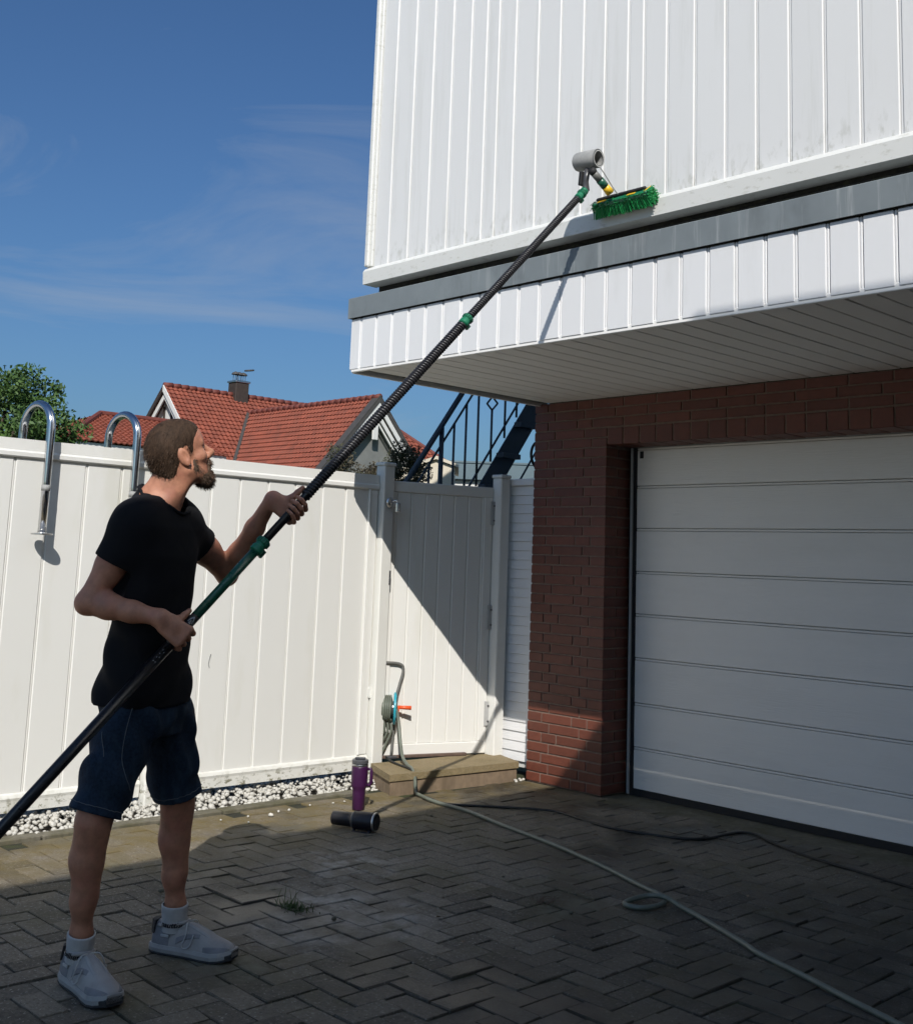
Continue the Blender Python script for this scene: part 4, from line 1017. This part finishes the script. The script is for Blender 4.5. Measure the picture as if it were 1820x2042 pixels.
# ---- socks and shoes
def shoe(side, ank, toe_dir, scale=1.0):
    t = Vector((toe_dir[0], toe_dir[1], 0)).normalized()
    M = frame(Vector((ank[0], ank[1], 0)) - t * .075, (0, 0, 1), t) @ Matrix.Scale(scale, 4)
    ss = [0, .012, .04, .08, .125, .165, .20, .235, .262, .282, .293]
    hw = [.018, .030, .037, .038, .038, .041, .046, .048, .043, .032, .017]
    ht = [.074, .096, .104, .104, .102, .092, .078, .066, .059, .052, .042]
    n = 16; vs = []; fs = []
    for i in range(len(ss)):
        for k in range(n + 1):
            a = math.pi * k / n; cx = math.copysign(abs(math.cos(a)) ** .75, math.cos(a)); sz = math.sin(a) ** .85
            hgt = .024 + (ht[i] - .024) * sz; nar = 1 - .32 * sz * (1 if ss[i] < .15 else .6)
            vs.append((ss[i], hw[i] * cx * nar, hgt))
    for i in range(len(ss) - 1):
        for k in range(n): a = i * (n + 1) + k; fs.append((a, a + 1, a + n + 2, a + n + 1))
    fs.append(tuple(range(n, -1, -1))); fs.append(tuple((len(ss) - 1) * (n + 1) + k for k in range(n + 1)))
    sh = MB().add(vs, fs, M).build('shoe', 'shoe', person, True)
    def loft(name, z0, z1, grow, m, r0=0, r1=None):
        idx = range(r0, r1 or len(ss)); vs = []; fs = []; q = list(idx)
        for i in q:
            e = grow * (1.0 if 0 < i < len(ss) - 1 else 1.4); sx = ss[i] + (-.004 if i == 0 else .005 if i == len(ss) - 1 else 0); lift = .012 * max(0, (ss[i] - .22) / .075) ** 2
            for y, z in ((-(hw[i] + e), z0 + lift), (-(hw[i] + e + .002), (z0 + z1) / 2 + lift), (-(hw[i] + e - .001), z1 + lift), (hw[i] + e - .001, z1 + lift), (hw[i] + e + .002, (z0 + z1) / 2 + lift), (hw[i] + e, z0 + lift)): vs.append((sx, y, z))
        for i in range(len(q) - 1):
            for k in range(6): a = i * 6 + k; b2 = i * 6 + (k + 1) % 6; fs.append((a, a + 6, b2 + 6, b2))
        fs.append(tuple(range(6))); fs.append(tuple((len(q) - 1) * 6 + k for k in reversed(range(6))))
        return MB().add(vs, fs, M).build(name, m, sh)
    loft('midsole', .0075, .030, .0035, 'sole'); loft('outsole', .0, .0072, .003, 'outsole')
    def up(sx, a, off):
        h_ = np.interp(sx, ss, ht); w_ = np.interp(sx, ss, hw); cx = math.copysign(abs(math.cos(a)) ** .75, math.cos(a)); sz = math.sin(a) ** .85
        nar = 1 - .32 * sz * (1 if sx < .15 else .6)
        return M @ Vector((sx + off * (1.5 if sx > .27 else -1.5 if sx < .02 else 0), w_ * cx * nar + off * math.cos(a), .024 + (h_ - .024) * sz + off * math.sin(a)))
    def patch(name, m, s0, s1, a0, a1, off=.0022, ns=10, na=10):
        vs = []; fs = []
        for i in range(ns + 1):
            for k in range(na + 1):
                q = i / ns; A0 = a0(q) if callable(a0) else a0; A1 = a1(q) if callable(a1) else a1
                vs.append(up(s0 + (s1 - s0) * q, A0 + (A1 - A0) * k / na, off * (.2 if k in (0, na) or i in (0, ns) else 1)))
        for i in range(ns):
            for k in range(na): b0 = i * (na + 1) + k; fs.append((b0, b0 + 1, b0 + na + 2, b0 + na + 1))
        return MB().add(vs, fs).build(name, m, sh, True)
    for q0, q1 in ((.02, 1), (math.pi - .02, -1)):
        patch('heel_counter', 'overlay', .004, .075, q0, lambda q, q0=q0, q1=q1: q0 + q1 * (1.15 - .75 * q * q))
        patch('toe_overlay', 'overlay', .205, .288, q0, lambda q, q0=q0, q1=q1: q0 + q1 * (.30 + .55 * q))
        patch('eyestay', 'sole', .105, .215, q0 + q1 * 1.02, q0 + q1 * 1.32, .0026)
        patch('side_panel', 'overlay', .10, .185, lambda q, q0=q0, q1=q1: q0 + q1 * (.10 + .55 * q), lambda q, q0=q0, q1=q1: q0 + q1 * (.34 + .60 * q))
    # heel tab, toe bumper, overlays
    MB().add([(-.002, y, z) for y, z in ((-.018, .06), (.018, .06), (.015, .1), (-.015, .1))] + [(.016, y, z) for y, z in ((-.034, .06), (.034, .06), (.027, .098), (-.027, .098))],
             [(0, 1, 2, 3), (0, 4, 5, 1), (1, 5, 6, 2), (2, 6, 7, 3), (3, 7, 4, 0), (4, 7, 6, 5)], M).build('heel_tab', 'outsole', sh)
    loft('toe_bumper', .006, .024, .0045, 'outsole', len(ss) - 2)
    for k in range(5):
        s0 = .118 + .022 * k; h0 = .098 - .0085 * k - .002 * k
        MB().tube([M @ Vector((s0, -.026, h0 - .012)), M @ Vector((s0 + .004, 0, h0 + .001)), M @ Vector((s0, .026, h0 - .012))], .0024, 6).build('lace', 'sock', sh, True)
    for q in (-1, 1):
        MB().tube(smooth_path([M @ Vector((.125, 0, .10)), M @ Vector((.135, .028 * q, .10)), M @ Vector((.14, .043 * q, .072)), M @ Vector((.13, .047 * q, .036)), M @ Vector((.155, .046 * q, .040)), M @ Vector((.165, .035 * q, .075))], 5), .0022, 6).build('lace', 'sock', sh, True)
    MB().cbox(.045, .075, -.0385, -.034, .055, .063, .001, M).build('side_stripe', 'sock', sh)
    # collar ring
    MB().tube([M @ Vector((.07 + .052 * math.cos(a) , .0335 * math.sin(a), .092 + .010 * math.cos(a))) for a in [2 * math.pi * k / 24 for k in range(24)]], .0065, 8, closed=True).build('padded_collar', 'shoe', sh, True)
    # sock
    A = Vector(ank); sk_ = MB(); nr = 48; vs = []; fs = []; kneev = V3(side + 'knee'); up2 = (Vector(kneev) - A).normalized()
    rings = [(.0, .043), (.02, .0425), (.045, .0415), (.07, .0425), (.082, .0435), (.086, .0425), (.087, .039)]
    Mr = frame(A - up2 * .03, up2, t)
    for z, r in rings:
        for k in range(nr):
            a = 2 * math.pi * k / nr; rr = r * (1 + (.018 if k % 2 else -.018) * (1 if z > .03 else .3)); vs.append((rr * 1.06 * math.cos(a), rr * math.sin(a), z))
    for i in range(len(rings) - 1):
        for k in range(nr): fs.append((i * nr + k, i * nr + (k + 1) % nr, (i + 1) * nr + (k + 1) % nr, (i + 1) * nr + k))
    so_ = sk_.add(vs, fs, Mr).build('sock', 'sock', person, True)
    return so_, Mr, t
def sock_text(sock, Mr, txt, face):
    cu = bpy.data.curves.new('txt', 'FONT'); cu.body = txt; cu.size = .026; cu.align_x = 'CENTER'; cu.extrude = .0004; cu.shear = .25; cu.offset = .0005
    ob = bpy.data.objects.new('txt', cu); COL.objects.link(ob); dg = bpy.context.evaluated_depsgraph_get()
    me = bpy.data.meshes.new_from_object(ob.evaluated_get(dg)); bpy.data.objects.remove(ob)
    loc = Mr.inverted().to_3x3() @ Vector(face); a0 = math.atan2(loc.y, loc.x)
    for v in me.vertices:
        x, y, z = v.co; r = .0455 + z; a = a0 + x / .0445
        v.co = Mr @ Vector((r * 1.06 * math.cos(a), r * math.sin(a), .022 + y))
    me.materials.clear(); me.materials.append(MT['ink']); link('sock_print', me, sock)
so1, Mr1, t1 = shoe('R', J['Rank'], (.97, -.02), 1.10); sock_text(so1, Mr1, 'billiettise', -FW)
so2, Mr2, t2 = shoe('L', J['Lank'], (.885, .465), 1.06); sock_text(so2, Mr2, 'nauttise', -FW)

# ------------------------------------------------------------------ steel staircase behind the gate
sx = -1.0
stair = thing('staircase', (sx, .3, 0), 'dark blue steel outdoor staircase with railing behind the gate', 'staircase')
k_ = 1.36
def sl(y, y0, z0): return z0 + k_ * (y - y0)
def inc(y0, y1, yr, zr, dx=0): return [(sx + dx, y0, sl(y0, yr, zr)), (sx + dx, y1, sl(y1, yr, zr))]
MB().tube(inc(-.75, 1.4, .013, 2.288), .021, 12).build('handrail_tube', 'slate', stair, True)
MB().tube(inc(-.55, 1.35, .12, 2.287), .009, 8).build('upper_bar', 'slate', stair, True)
MB().tube(inc(-.10, 1.5, .63, 2.288), .009, 8).build('lower_bar', 'slate', stair, True)
for y, r, zt in ((-.28, .009, None), (-.04, .009, None), (.075, .018, 2.36), (.20, .009, None), (.322, .009, None), (.448, .009, None), (.74, .009, None), (.87, .009, None), (1.0, .009, None), (1.12, .018, 3.7)):
    MB().tube([(sx, y, sl(y, .70, 2.288)), (sx, y, zt or sl(y, .12, 2.287))], r, 8).build('baluster', 'slate', stair, True)
m = MB(); m.tube([(sx, .595, sl(.595, .70, 2.288)), (sx, .595, 2.545)], .009, 8)
for a, b_ in (((.595, 2.545), (.538, 2.59)), ((.538, 2.59), (.595, 2.65)), ((.595, 2.65), (.655, 2.605)), ((.655, 2.605), (.595, 2.545))): m.tube([(sx, *a), (sx, *b_)], .0075, 6)
m.tube([(sx, .595, 2.65), (sx, .595, sl(.595, .12, 2.287))], .009, 8); m.build('diamond_baluster', 'slate', stair, True)
for dx in (.012,):
    m = MB(); m.prism([(sx + dx, -.85, sl(-.85, .718, 2.288)), (sx + dx, 1.9, sl(1.9, .718, 2.288)), (sx + dx, 1.9, sl(1.9, .718, 2.288) - .30), (sx + dx, -.85, sl(-.85, .718, 2.288) - .30)], (-.012, 0, 0)); m.build('stringer', 'slate', stair)
for k in range(14):
    y = -.78 + k * .19; z = sl(y, .718, 2.288) - .12
    MB().cbox(sx + .014, sx + .09, y - .10, y + .10, z - .02, z + .02, .003).build('tread', 'slate', stair)
MB().tube(inc(.4, 1.9, .95, 2.08, .02), .008, 8).build('lower_bar', 'slate', stair, True); MB().tube(inc(.5, 1.9, 1.13, 2.0, .02), .008, 8).build('lower_bar', 'slate', stair, True)
tag(MB().tube([(-.25, .34 + .10 * math.cos(a), 2.14 + .10 * math.sin(a)) for a in [2 * math.pi * k / 32 for k in range(32)]], .010, 8, closed=True).build('cable_loop', 'cable', None, True), 'loop of black cable hanging beside the brick pillar top', 'cable')

# ------------------------------------------------------------------ outbuildings behind
Mo = frame((-5.32, 3.60, 0), (0, 0, 1), (.69, .72, 0))
sh_ = thing('shed', (-5.3, 3.6, 0), 'low flat-roofed white shed with blue-grey roof edge behind the staircase', 'shed')
MB().cbox(0, 3.6, 0, 2.6, -.05, 2.37, .01, Mo).build('wall', 'plaster', sh_); MB().cbox(-.05, 3.65, -.07, 2.65, 2.372, 2.57, .006, Mo).build('roof_edge', 'bluegrey', sh_); MB().cbox(-.06, 3.66, -.08, 2.66, 2.572, 2.60, .004, Mo).build('roof', 'bluegrey', sh_)
Mo = frame((-3.95, 2.17, 0), (0, 0, 1), (.69, .72, 0))
ou = thing('outbuilding', (-3.9, 2.2, 0), 'cream rendered outbuilding with shallow gable left of the shed', 'outbuilding')
m = MB(); m.prism([Mo @ Vector(p) for p in ((-.05, 0, -.05), (.62, 0, -.05), (.62, 0, 2.36), (.42, 0, 2.43), (-.05, 0, 2.25))], Mo.to_3x3() @ Vector((0, 1.2, 0))); m.build('wall', 'cream', ou)
m = MB(); m.prism([Mo @ Vector(p) for p in ((-.09, -.04, 2.235), (.42, -.04, 2.435), (.66, -.04, 2.355), (.66, -.04, 2.385), (.42, -.04, 2.470), (-.09, -.04, 2.27))], Mo.to_3x3() @ Vector((0, 1.3, 0))); m.build('roof', 'cream', ou)

# ------------------------------------------------------------------ neighbouring house with tiled roofs
def tile_poly(poly, tw=.20, tl=.24, amp=.030, lip=.036):
    P = [Vector(p) for p in poly]; n = (P[1] - P[0]).cross(P[2] - P[0]).normalized()
    if n.z < 0: n = -n
    v = Vector((n.x * n.z, n.y * n.z, -(n.x ** 2 + n.y ** 2))).normalized(); u = v.cross(n) * -1
    Q = [((p - P[0]).dot(u), (p - P[0]).dot(v)) for p in P]
    u0, u1 = min(q[0] for q in Q), max(q[0] for q in Q); v0, v1 = min(q[1] for q in Q), max(q[1] for q in Q)
    def inside(x, y):
        r = False
        for i in range(len(Q)):
            (x1, y1), (x2, y2) = Q[i], Q[i - 1]
            if (y1 > y) != (y2 > y) and x < (x2 - x1) * (y - y1) / (y2 - y1) + x1: r = not r
        return r
    mb = MB(); nu = int((u1 - u0) / tw * 6) + 1; nv = int((v1 - v0) / tl) + 1
    for r in range(nv):
        row = {}
        va, vb = v0 + r * tl, v0 + (r + 1) * tl
        for i in range(nu):
            ua, ub = u0 + i * tw / 6, u0 + (i + 1) * tw / 6
            if not inside((ua + ub) / 2, (va + vb) / 2): continue
            ids = []
            for (uu, ii, vv, ex) in ((ua, i, va, 0), (ub, i + 1, va, 0), (ub, i + 1, vb, lip), (ua, i, vb, lip), (ua, i, vb, lip - .040), (ub, i + 1, vb, lip - .040)):
                ph = ii % 6; h = amp * (math.sin(math.pi * min(ph, 4) / 4) if ph <= 4 else -.25)
                ids.append(tuple(P[0] + u * uu + v * vv + n * (h + ex)))
            mb.add(ids, [(0, 3, 2, 1), (3, 4, 5, 2)])
    return mb
nh = thing('neighbour_house', (-31, 19, 0), 'neighbouring house with orange tiled roofs and white gable boards', 'house')
RX, RZ = -33.5, 7.6; y0, y1 = 15.75, 22.6
MB().box(RX - 4.3, RX + 4.3, y0 + .35, y1 - .3, -.1, 3.2).build('wall', 'plaster', nh)
m = MB(); m.prism([(RX - 4.3, y0 + .36, 3.2), (RX + 4.3, y0 + .36, 3.2), (RX, y0 + .36, RZ - .15)], (0, .3, 0)); m.build('gable_wall', 'plaster', nh)
for dxx in (-1.5, -.95, -.4, .15, .7, 1.25): MB().box(RX + dxx - .04, RX + dxx + .04, y0 + .30, y0 + .355, 4.2, RZ - .35 - abs(dxx)).build('timber', 'darkwood', nh)
for s_ in (-1, 1):
    m = MB(); m.prism([(RX, y0 - .04, RZ + .02), (RX, y0 - .04, RZ - .22), (RX + s_ * 4.2, y0 - .04, RZ - 4.42), (RX + s_ * 4.2, y0 - .04, RZ - 4.18)], (0, .06, 0)); m.build('bargeboard', 'darkwood' if s_ < 0 else 'plaster', nh)
    m = MB(); m.prism([(RX, y0 + .06, RZ - .25), (RX, y0 + .06, RZ - .50), (RX + s_ * 4.2, y0 + .06, RZ - 4.7), (RX + s_ * 4.2, y0 + .06, RZ - 4.45)], (0, .06, 0)); m.build('bargeboard', 'plaster', nh)
rf = tile_poly([(RX, y0, RZ), (RX, y1, RZ), (RX + 4.6, y1, RZ - 4.6), (RX + 4.6, y0, RZ - 4.6)]).build('main_roof', 'tile', nh)
tile_poly([(RX, y0, RZ), (RX, y1, RZ), (RX - 4.6, y1, RZ - 4.6), (RX - 4.6, y0, RZ - 4.6)]).build('back_roof', 'tile', nh)
for k in range(20): MB().tube([(RX, y0 + k * (y1 - y0) / 20, RZ + .02), (RX, y0 + (k + 1.06) * (y1 - y0) / 20, RZ + .035)], [.10, .115], 10).build('ridge_tile', 'ridge', rf, True)
# wing
WY, WZ, wx0, wx1, ws = 19.12, 6.86, -33.2, -24.75, 1.15
MB().box(wx0, wx1 - .45, WY - 2.3, WY + 2.3, -.1, 4.2).build('wing_wall', 'greyplaster', nh)
m = MB(); m.prism([(wx1 - .45, WY - 2.3, 4.2), (wx1 - .45, WY + 2.3, 4.2), (wx1 - .45, WY, WZ - .12)], (-.3, 0, 0)); m.build('wing_gable', 'greyplaster', nh)
for s_ in (-1, 1):
    q = 3.0
    r_ = tile_poly([(wx0, WY, WZ), (wx1, WY, WZ), (wx1, WY + s_ * q, WZ - q * ws), (wx0, WY + s_ * q, WZ - q * ws)]).build('wing_roof', 'tile', nh)
    for a, b_, xo, mt in ((.06, -.14, .0, 'lead'), (-.16, -.40, -.02, 'plaster'), (-.46, -.66, -.10, 'plaster'), (-.70, -.80, -.18, 'plaster')):
        m = MB(); m.prism([(wx1 + xo, WY, WZ + a), (wx1 + xo, WY, WZ + b_), (wx1 + xo, WY + s_ * (q - .05), WZ + b_ - (q - .05) * ws), (wx1 + xo, WY + s_ * (q - .05), WZ + a - (q - .05) * ws)], (.05, 0, 0)); m.build('bargeboard', mt, nh)
    m = MB(); m.prism([(wx1 - .3, WY, WZ + .05), (wx1 + .05, WY, WZ + .05), (wx1 + .05, WY + s_ * (q + .05), WZ + .05 - (q + .05) * ws), (wx1 - .3, WY + s_ * (q + .05), WZ + .05 - (q + .05) * ws)], (0, 0, .05)); m.build('verge', 'lead', nh)
MB().cbox(wx1 - .2, wx1 - .12, WY - .12, WY + .12, WZ - 1.45, WZ - .9, .02).build('gable_ornament', 'plaster', nh)
for k in range(24): MB().tube([(wx0 + k * (wx1 - wx0) / 24, WY, WZ + .02), (wx0 + (k + 1.06) * (wx1 - wx0) / 24, WY, WZ + .035)], [.10, .115], 10).build('ridge_tile', 'ridge', nh, True)
# valley flashing between the two roofs
MB().tube([(RX + .74, WY, WZ + .05), (RX + .74 + 2.2 * ws, WY - 2.2, WZ + .05 - 2.2 * ws)], .08, 8).build('valley_gutter', 'lead', nh)
ch = MB().cbox(RX - .28, RX + .30, 18.75, 19.35, 6.9, 8.12, .02).build('chimney', 'darkwood', nh)
MB().cbox(RX - .32, RX + .34, 18.71, 19.39, 8.122, 8.20, .01).build('chimney_cap', 'steelm', ch)
for cy in (18.88, 19.05, 19.24):
    m = MB()
    for ax_ in (-.08, .08):
        for ay in (-.05, .05): m.tube([(RX + ax_, cy + ay, 8.2), (RX + ax_, cy + ay, 8.47)], .012, 6)
    m.lathe([(.001, .0), (.17, .0), (.13, .07), (.03, .12), (.001, .12)], 16, Matrix.Translation((RX, cy, 8.46))); m.build('cowl', 'lead', ch)
MB().lathe([(.001, 0), (.2, 0), (.2, .05), (.001, .06)], 14, Matrix.Translation((RX + .02, 19.5, 8.68)) @ Matrix.Rotation(.15, 4, 'X')).build('cowl', 'lead', ch)
# low hipped extension to the left
ex0, ex1, ey0, ey1, ez, er = -35.6, -29.0, 10.0, 15.9, 4.78, 6.05
MB().box(ex0 + .5, ex1 - .5, ey0 + .5, ey1, -.1, 4.6).build('extension_wall', 'darkwood', nh)
MB().box(ex0 + .1, ex1 - .05, ey0 + .05, ey1, 4.6, 4.72).build('eave_board', 'plaster', nh)
ra, rb = (-32.3, 12.7, er), (-32.3, 15.9, er)
tile_poly([(ex1, ey0, ez), (ex1, ey1, ez), rb, ra]).build('extension_roof', 'tile', nh); tile_poly([(ex0, ey0, ez), (ex1, ey0, ez), ra]).build('extension_roof', 'tile', nh); tile_poly([(ex0, ey0, ez), ra, rb, (ex0, ey1, ez)]).build('extension_roof', 'tile', nh)
MB().tube([(ex1, ey0, ez + .04), (ra[0], ra[1], er + .05), (rb[0], rb[1], er + .05)], .10, 8).build('hip_ridge', 'ridge', nh)
# farther hipped roof to the right
fh = thing('far_house', (-30.5, 24.9, 0), 'red roof corner of a farther house right of the white gable', 'house')
ap = (-30.6, 24.0, 7.1)
MB().box(-33, -28.0, 22.9, 27.5, -.1, 4.4).build('wall', 'plaster', fh)
for tri in (((-27.4, 20.8, 4.2), (-27.4, 27.4, 4.2), ap), ((-34, 20.8, 4.2), (-27.4, 20.8, 4.2), ap), ((-34, 27.4, 4.2), (-27.4, 27.4, 4.2), ap)): tile_poly(tri).build('roof', 'tile', fh)
MB().tube([ap, (-27.4, 27.4, 4.25)], .1, 8).build('hip_ridge', 'ridge', fh)

# ------------------------------------------------------------------ foliage
def leaves(mb, n, centers, size, flat=.3):
    for _ in range(n):
        c, r = random.choice(centers)
        q = rng.normal(size=3); q /= np.linalg.norm(q); p = np.array(c) + q * np.array(r) * random.uniform(.45, 1.08)
        d1 = rng.normal(size=3); d1 /= np.linalg.norm(d1); d2 = np.cross(d1, rng.normal(size=3)); d2 /= np.linalg.norm(d2)
        s_ = size * random.uniform(.6, 1.3); a = p - d1 * s_; e = p + d1 * s_; m1 = p + d2 * s_ * .42; m2 = p - d2 * s_ * .42
        mb.add([a, m1, e, m2], [(0, 1, 2, 3)])
tr = thing('tree', (-24.4, 5.9, 0), 'leafy green tree rising behind the fence at far left', 'tree')
MB().tube([(-24.4, 5.9, -.1), (-24.35, 5.95, 1.6), (-24.45, 5.9, 3.0), (-24.4, 5.9, 4.6)], [.22, .17, .13, .05], 10).build('trunk', 'bark', tr, True)
cs_ = []
for _ in range(46):
    q = rng.normal(size=3); q /= np.linalg.norm(q); rr = random.uniform(.5, 1.0); c = np.array((-24.30, 6.05, 4.25)) + q * np.array((1.85, 1.85, 1.75)) * rr
    cs_.append((c, (.5, .5, .38)))
    if random.random() < .5: MB().tube([(-24.4, 5.9, 3.0), tuple((c + np.array((-24.4, 5.9, 3.2))) / 2), tuple(c)], [.06, .04, .015], 6).build('limb', 'bark', tr, True)
m = MB(); leaves(m, 15000, cs_, .075); m.build('crown', 'leaf', tr)
bs = thing('bush', (-3.4, 1.4, 0), 'dry brownish bush rising behind the fence below the white gable', 'bush')
cs_ = []
for i in range(60):
    t = random.random(); base = np.array((-3.66, 1.0, 0)) * (1 - t) + np.array((-3.0, 1.78, 0)) * t
    top = 2.43 + .10 * math.sin(t * 9 + 1) + random.uniform(-.05, .03) - .14 * (abs(t - .5) * 2) ** 2
    cs_.append((base + np.array((random.uniform(-.1, .1), random.uniform(-.1, .1), top - random.uniform(.05, .5))), (.10, .10, .10)))
for i in range(9):
    t = (i + .5) / 9; p = np.array((-3.66, 1.0, -.05)) * (1 - t) + np.array((-3.0, 1.78, -.05)) * t
    MB().tube([tuple(p), tuple(p + (random.uniform(-.05, .05), random.uniform(-.05, .05), 1.2)), tuple(p + (random.uniform(-.1, .1), random.uniform(-.1, .1), 2.3))], [.015, .011, .004], 6).build('stem', 'bark', bs, True)
m = MB(); leaves(m, 14000, cs_, .017); m.build('foliage', 'dryleaf', bs)
m = MB()
for k in range(190):
    a = random.uniform(0, 6.28); r = abs(random.gauss(0, .042)); p = np.array((1.345 + r * math.cos(a) * 1.2, -2.80 + r * math.sin(a) * .6, -.004)); L = random.uniform(.012, .04) if k > 5 else random.uniform(.06, .10)
    d_ = np.array((random.gauss(0, .45), random.gauss(0, .45), 1.0)); e = p + d_ / np.linalg.norm(d_) * L; s_ = np.array((.0011, .0008, 0))
    m.add([p - s_, p + s_, (p + e) / 2 + s_ + (0, 0, .003), (p + e) / 2 - s_ + (0, 0, .003), e + d_ * np.array((.006, .006, -.002))], [(0, 1, 2, 3), (3, 2, 4)])
stuff(m.build('grass_tuft', 'grassb')); tag(bpy.data.objects['grass_tuft'], 'small green grass tuft growing between the pavers', 'grass')
m = MB()
for k in range(26):
    p = np.array((1.876 + random.gauss(0, .02), -1.93 + random.gauss(0, .02), .002)); d_ = np.array((random.gauss(.4, .5), random.gauss(.4, .5), .35)); e = p + d_ * .05
    m.tube([p, (p + e) / 2 + (0, 0, .006), e], [.0012, .0009, .0004], 4)
tag(m.build('dry_sprig', 'plank'), 'dry brown plant sprig lying on the dark pavers', 'sprig')

for k, (x, y, lab) in enumerate(((1.05, -2.62, 'curled dry leaf on the pavers left of the grass tuft'), (1.78, -2.42, 'curled dry leaf on the pavers right of the grass tuft'), (2.35, -1.15, 'curled dry leaf between hose loop and black cable'), (.62, -1.42, 'curled dry leaf just behind the lying black tumbler'), (1.25, -.82, 'curled dry leaf lying between hose and cable'), (2.05, -2.55, 'curled dry leaf in the dark foreground below the hose loop'))):
    m = MB(); a = random.uniform(0, 6.28); L = random.uniform(.012, .018); R2 = Matrix.Translation((x, y, .004)) @ Matrix.Rotation(a, 4, 'Z')
    m.add([(-L, 0, .002), (-L * .3, L * .45, .006), (L * .5, L * .35, .005), (L, 0, .001), (L * .5, -L * .4, .006), (-L * .3, -L * .5, .004), (0, 0, .001)], [(0, 6, 1), (1, 6, 2), (2, 6, 3), (3, 6, 4), (4, 6, 5), (5, 6, 0)], R2)
    tag(m.build('dry_leaf', 'stepbase'), lab, 'leaf', 'dry leaves on the pavers')
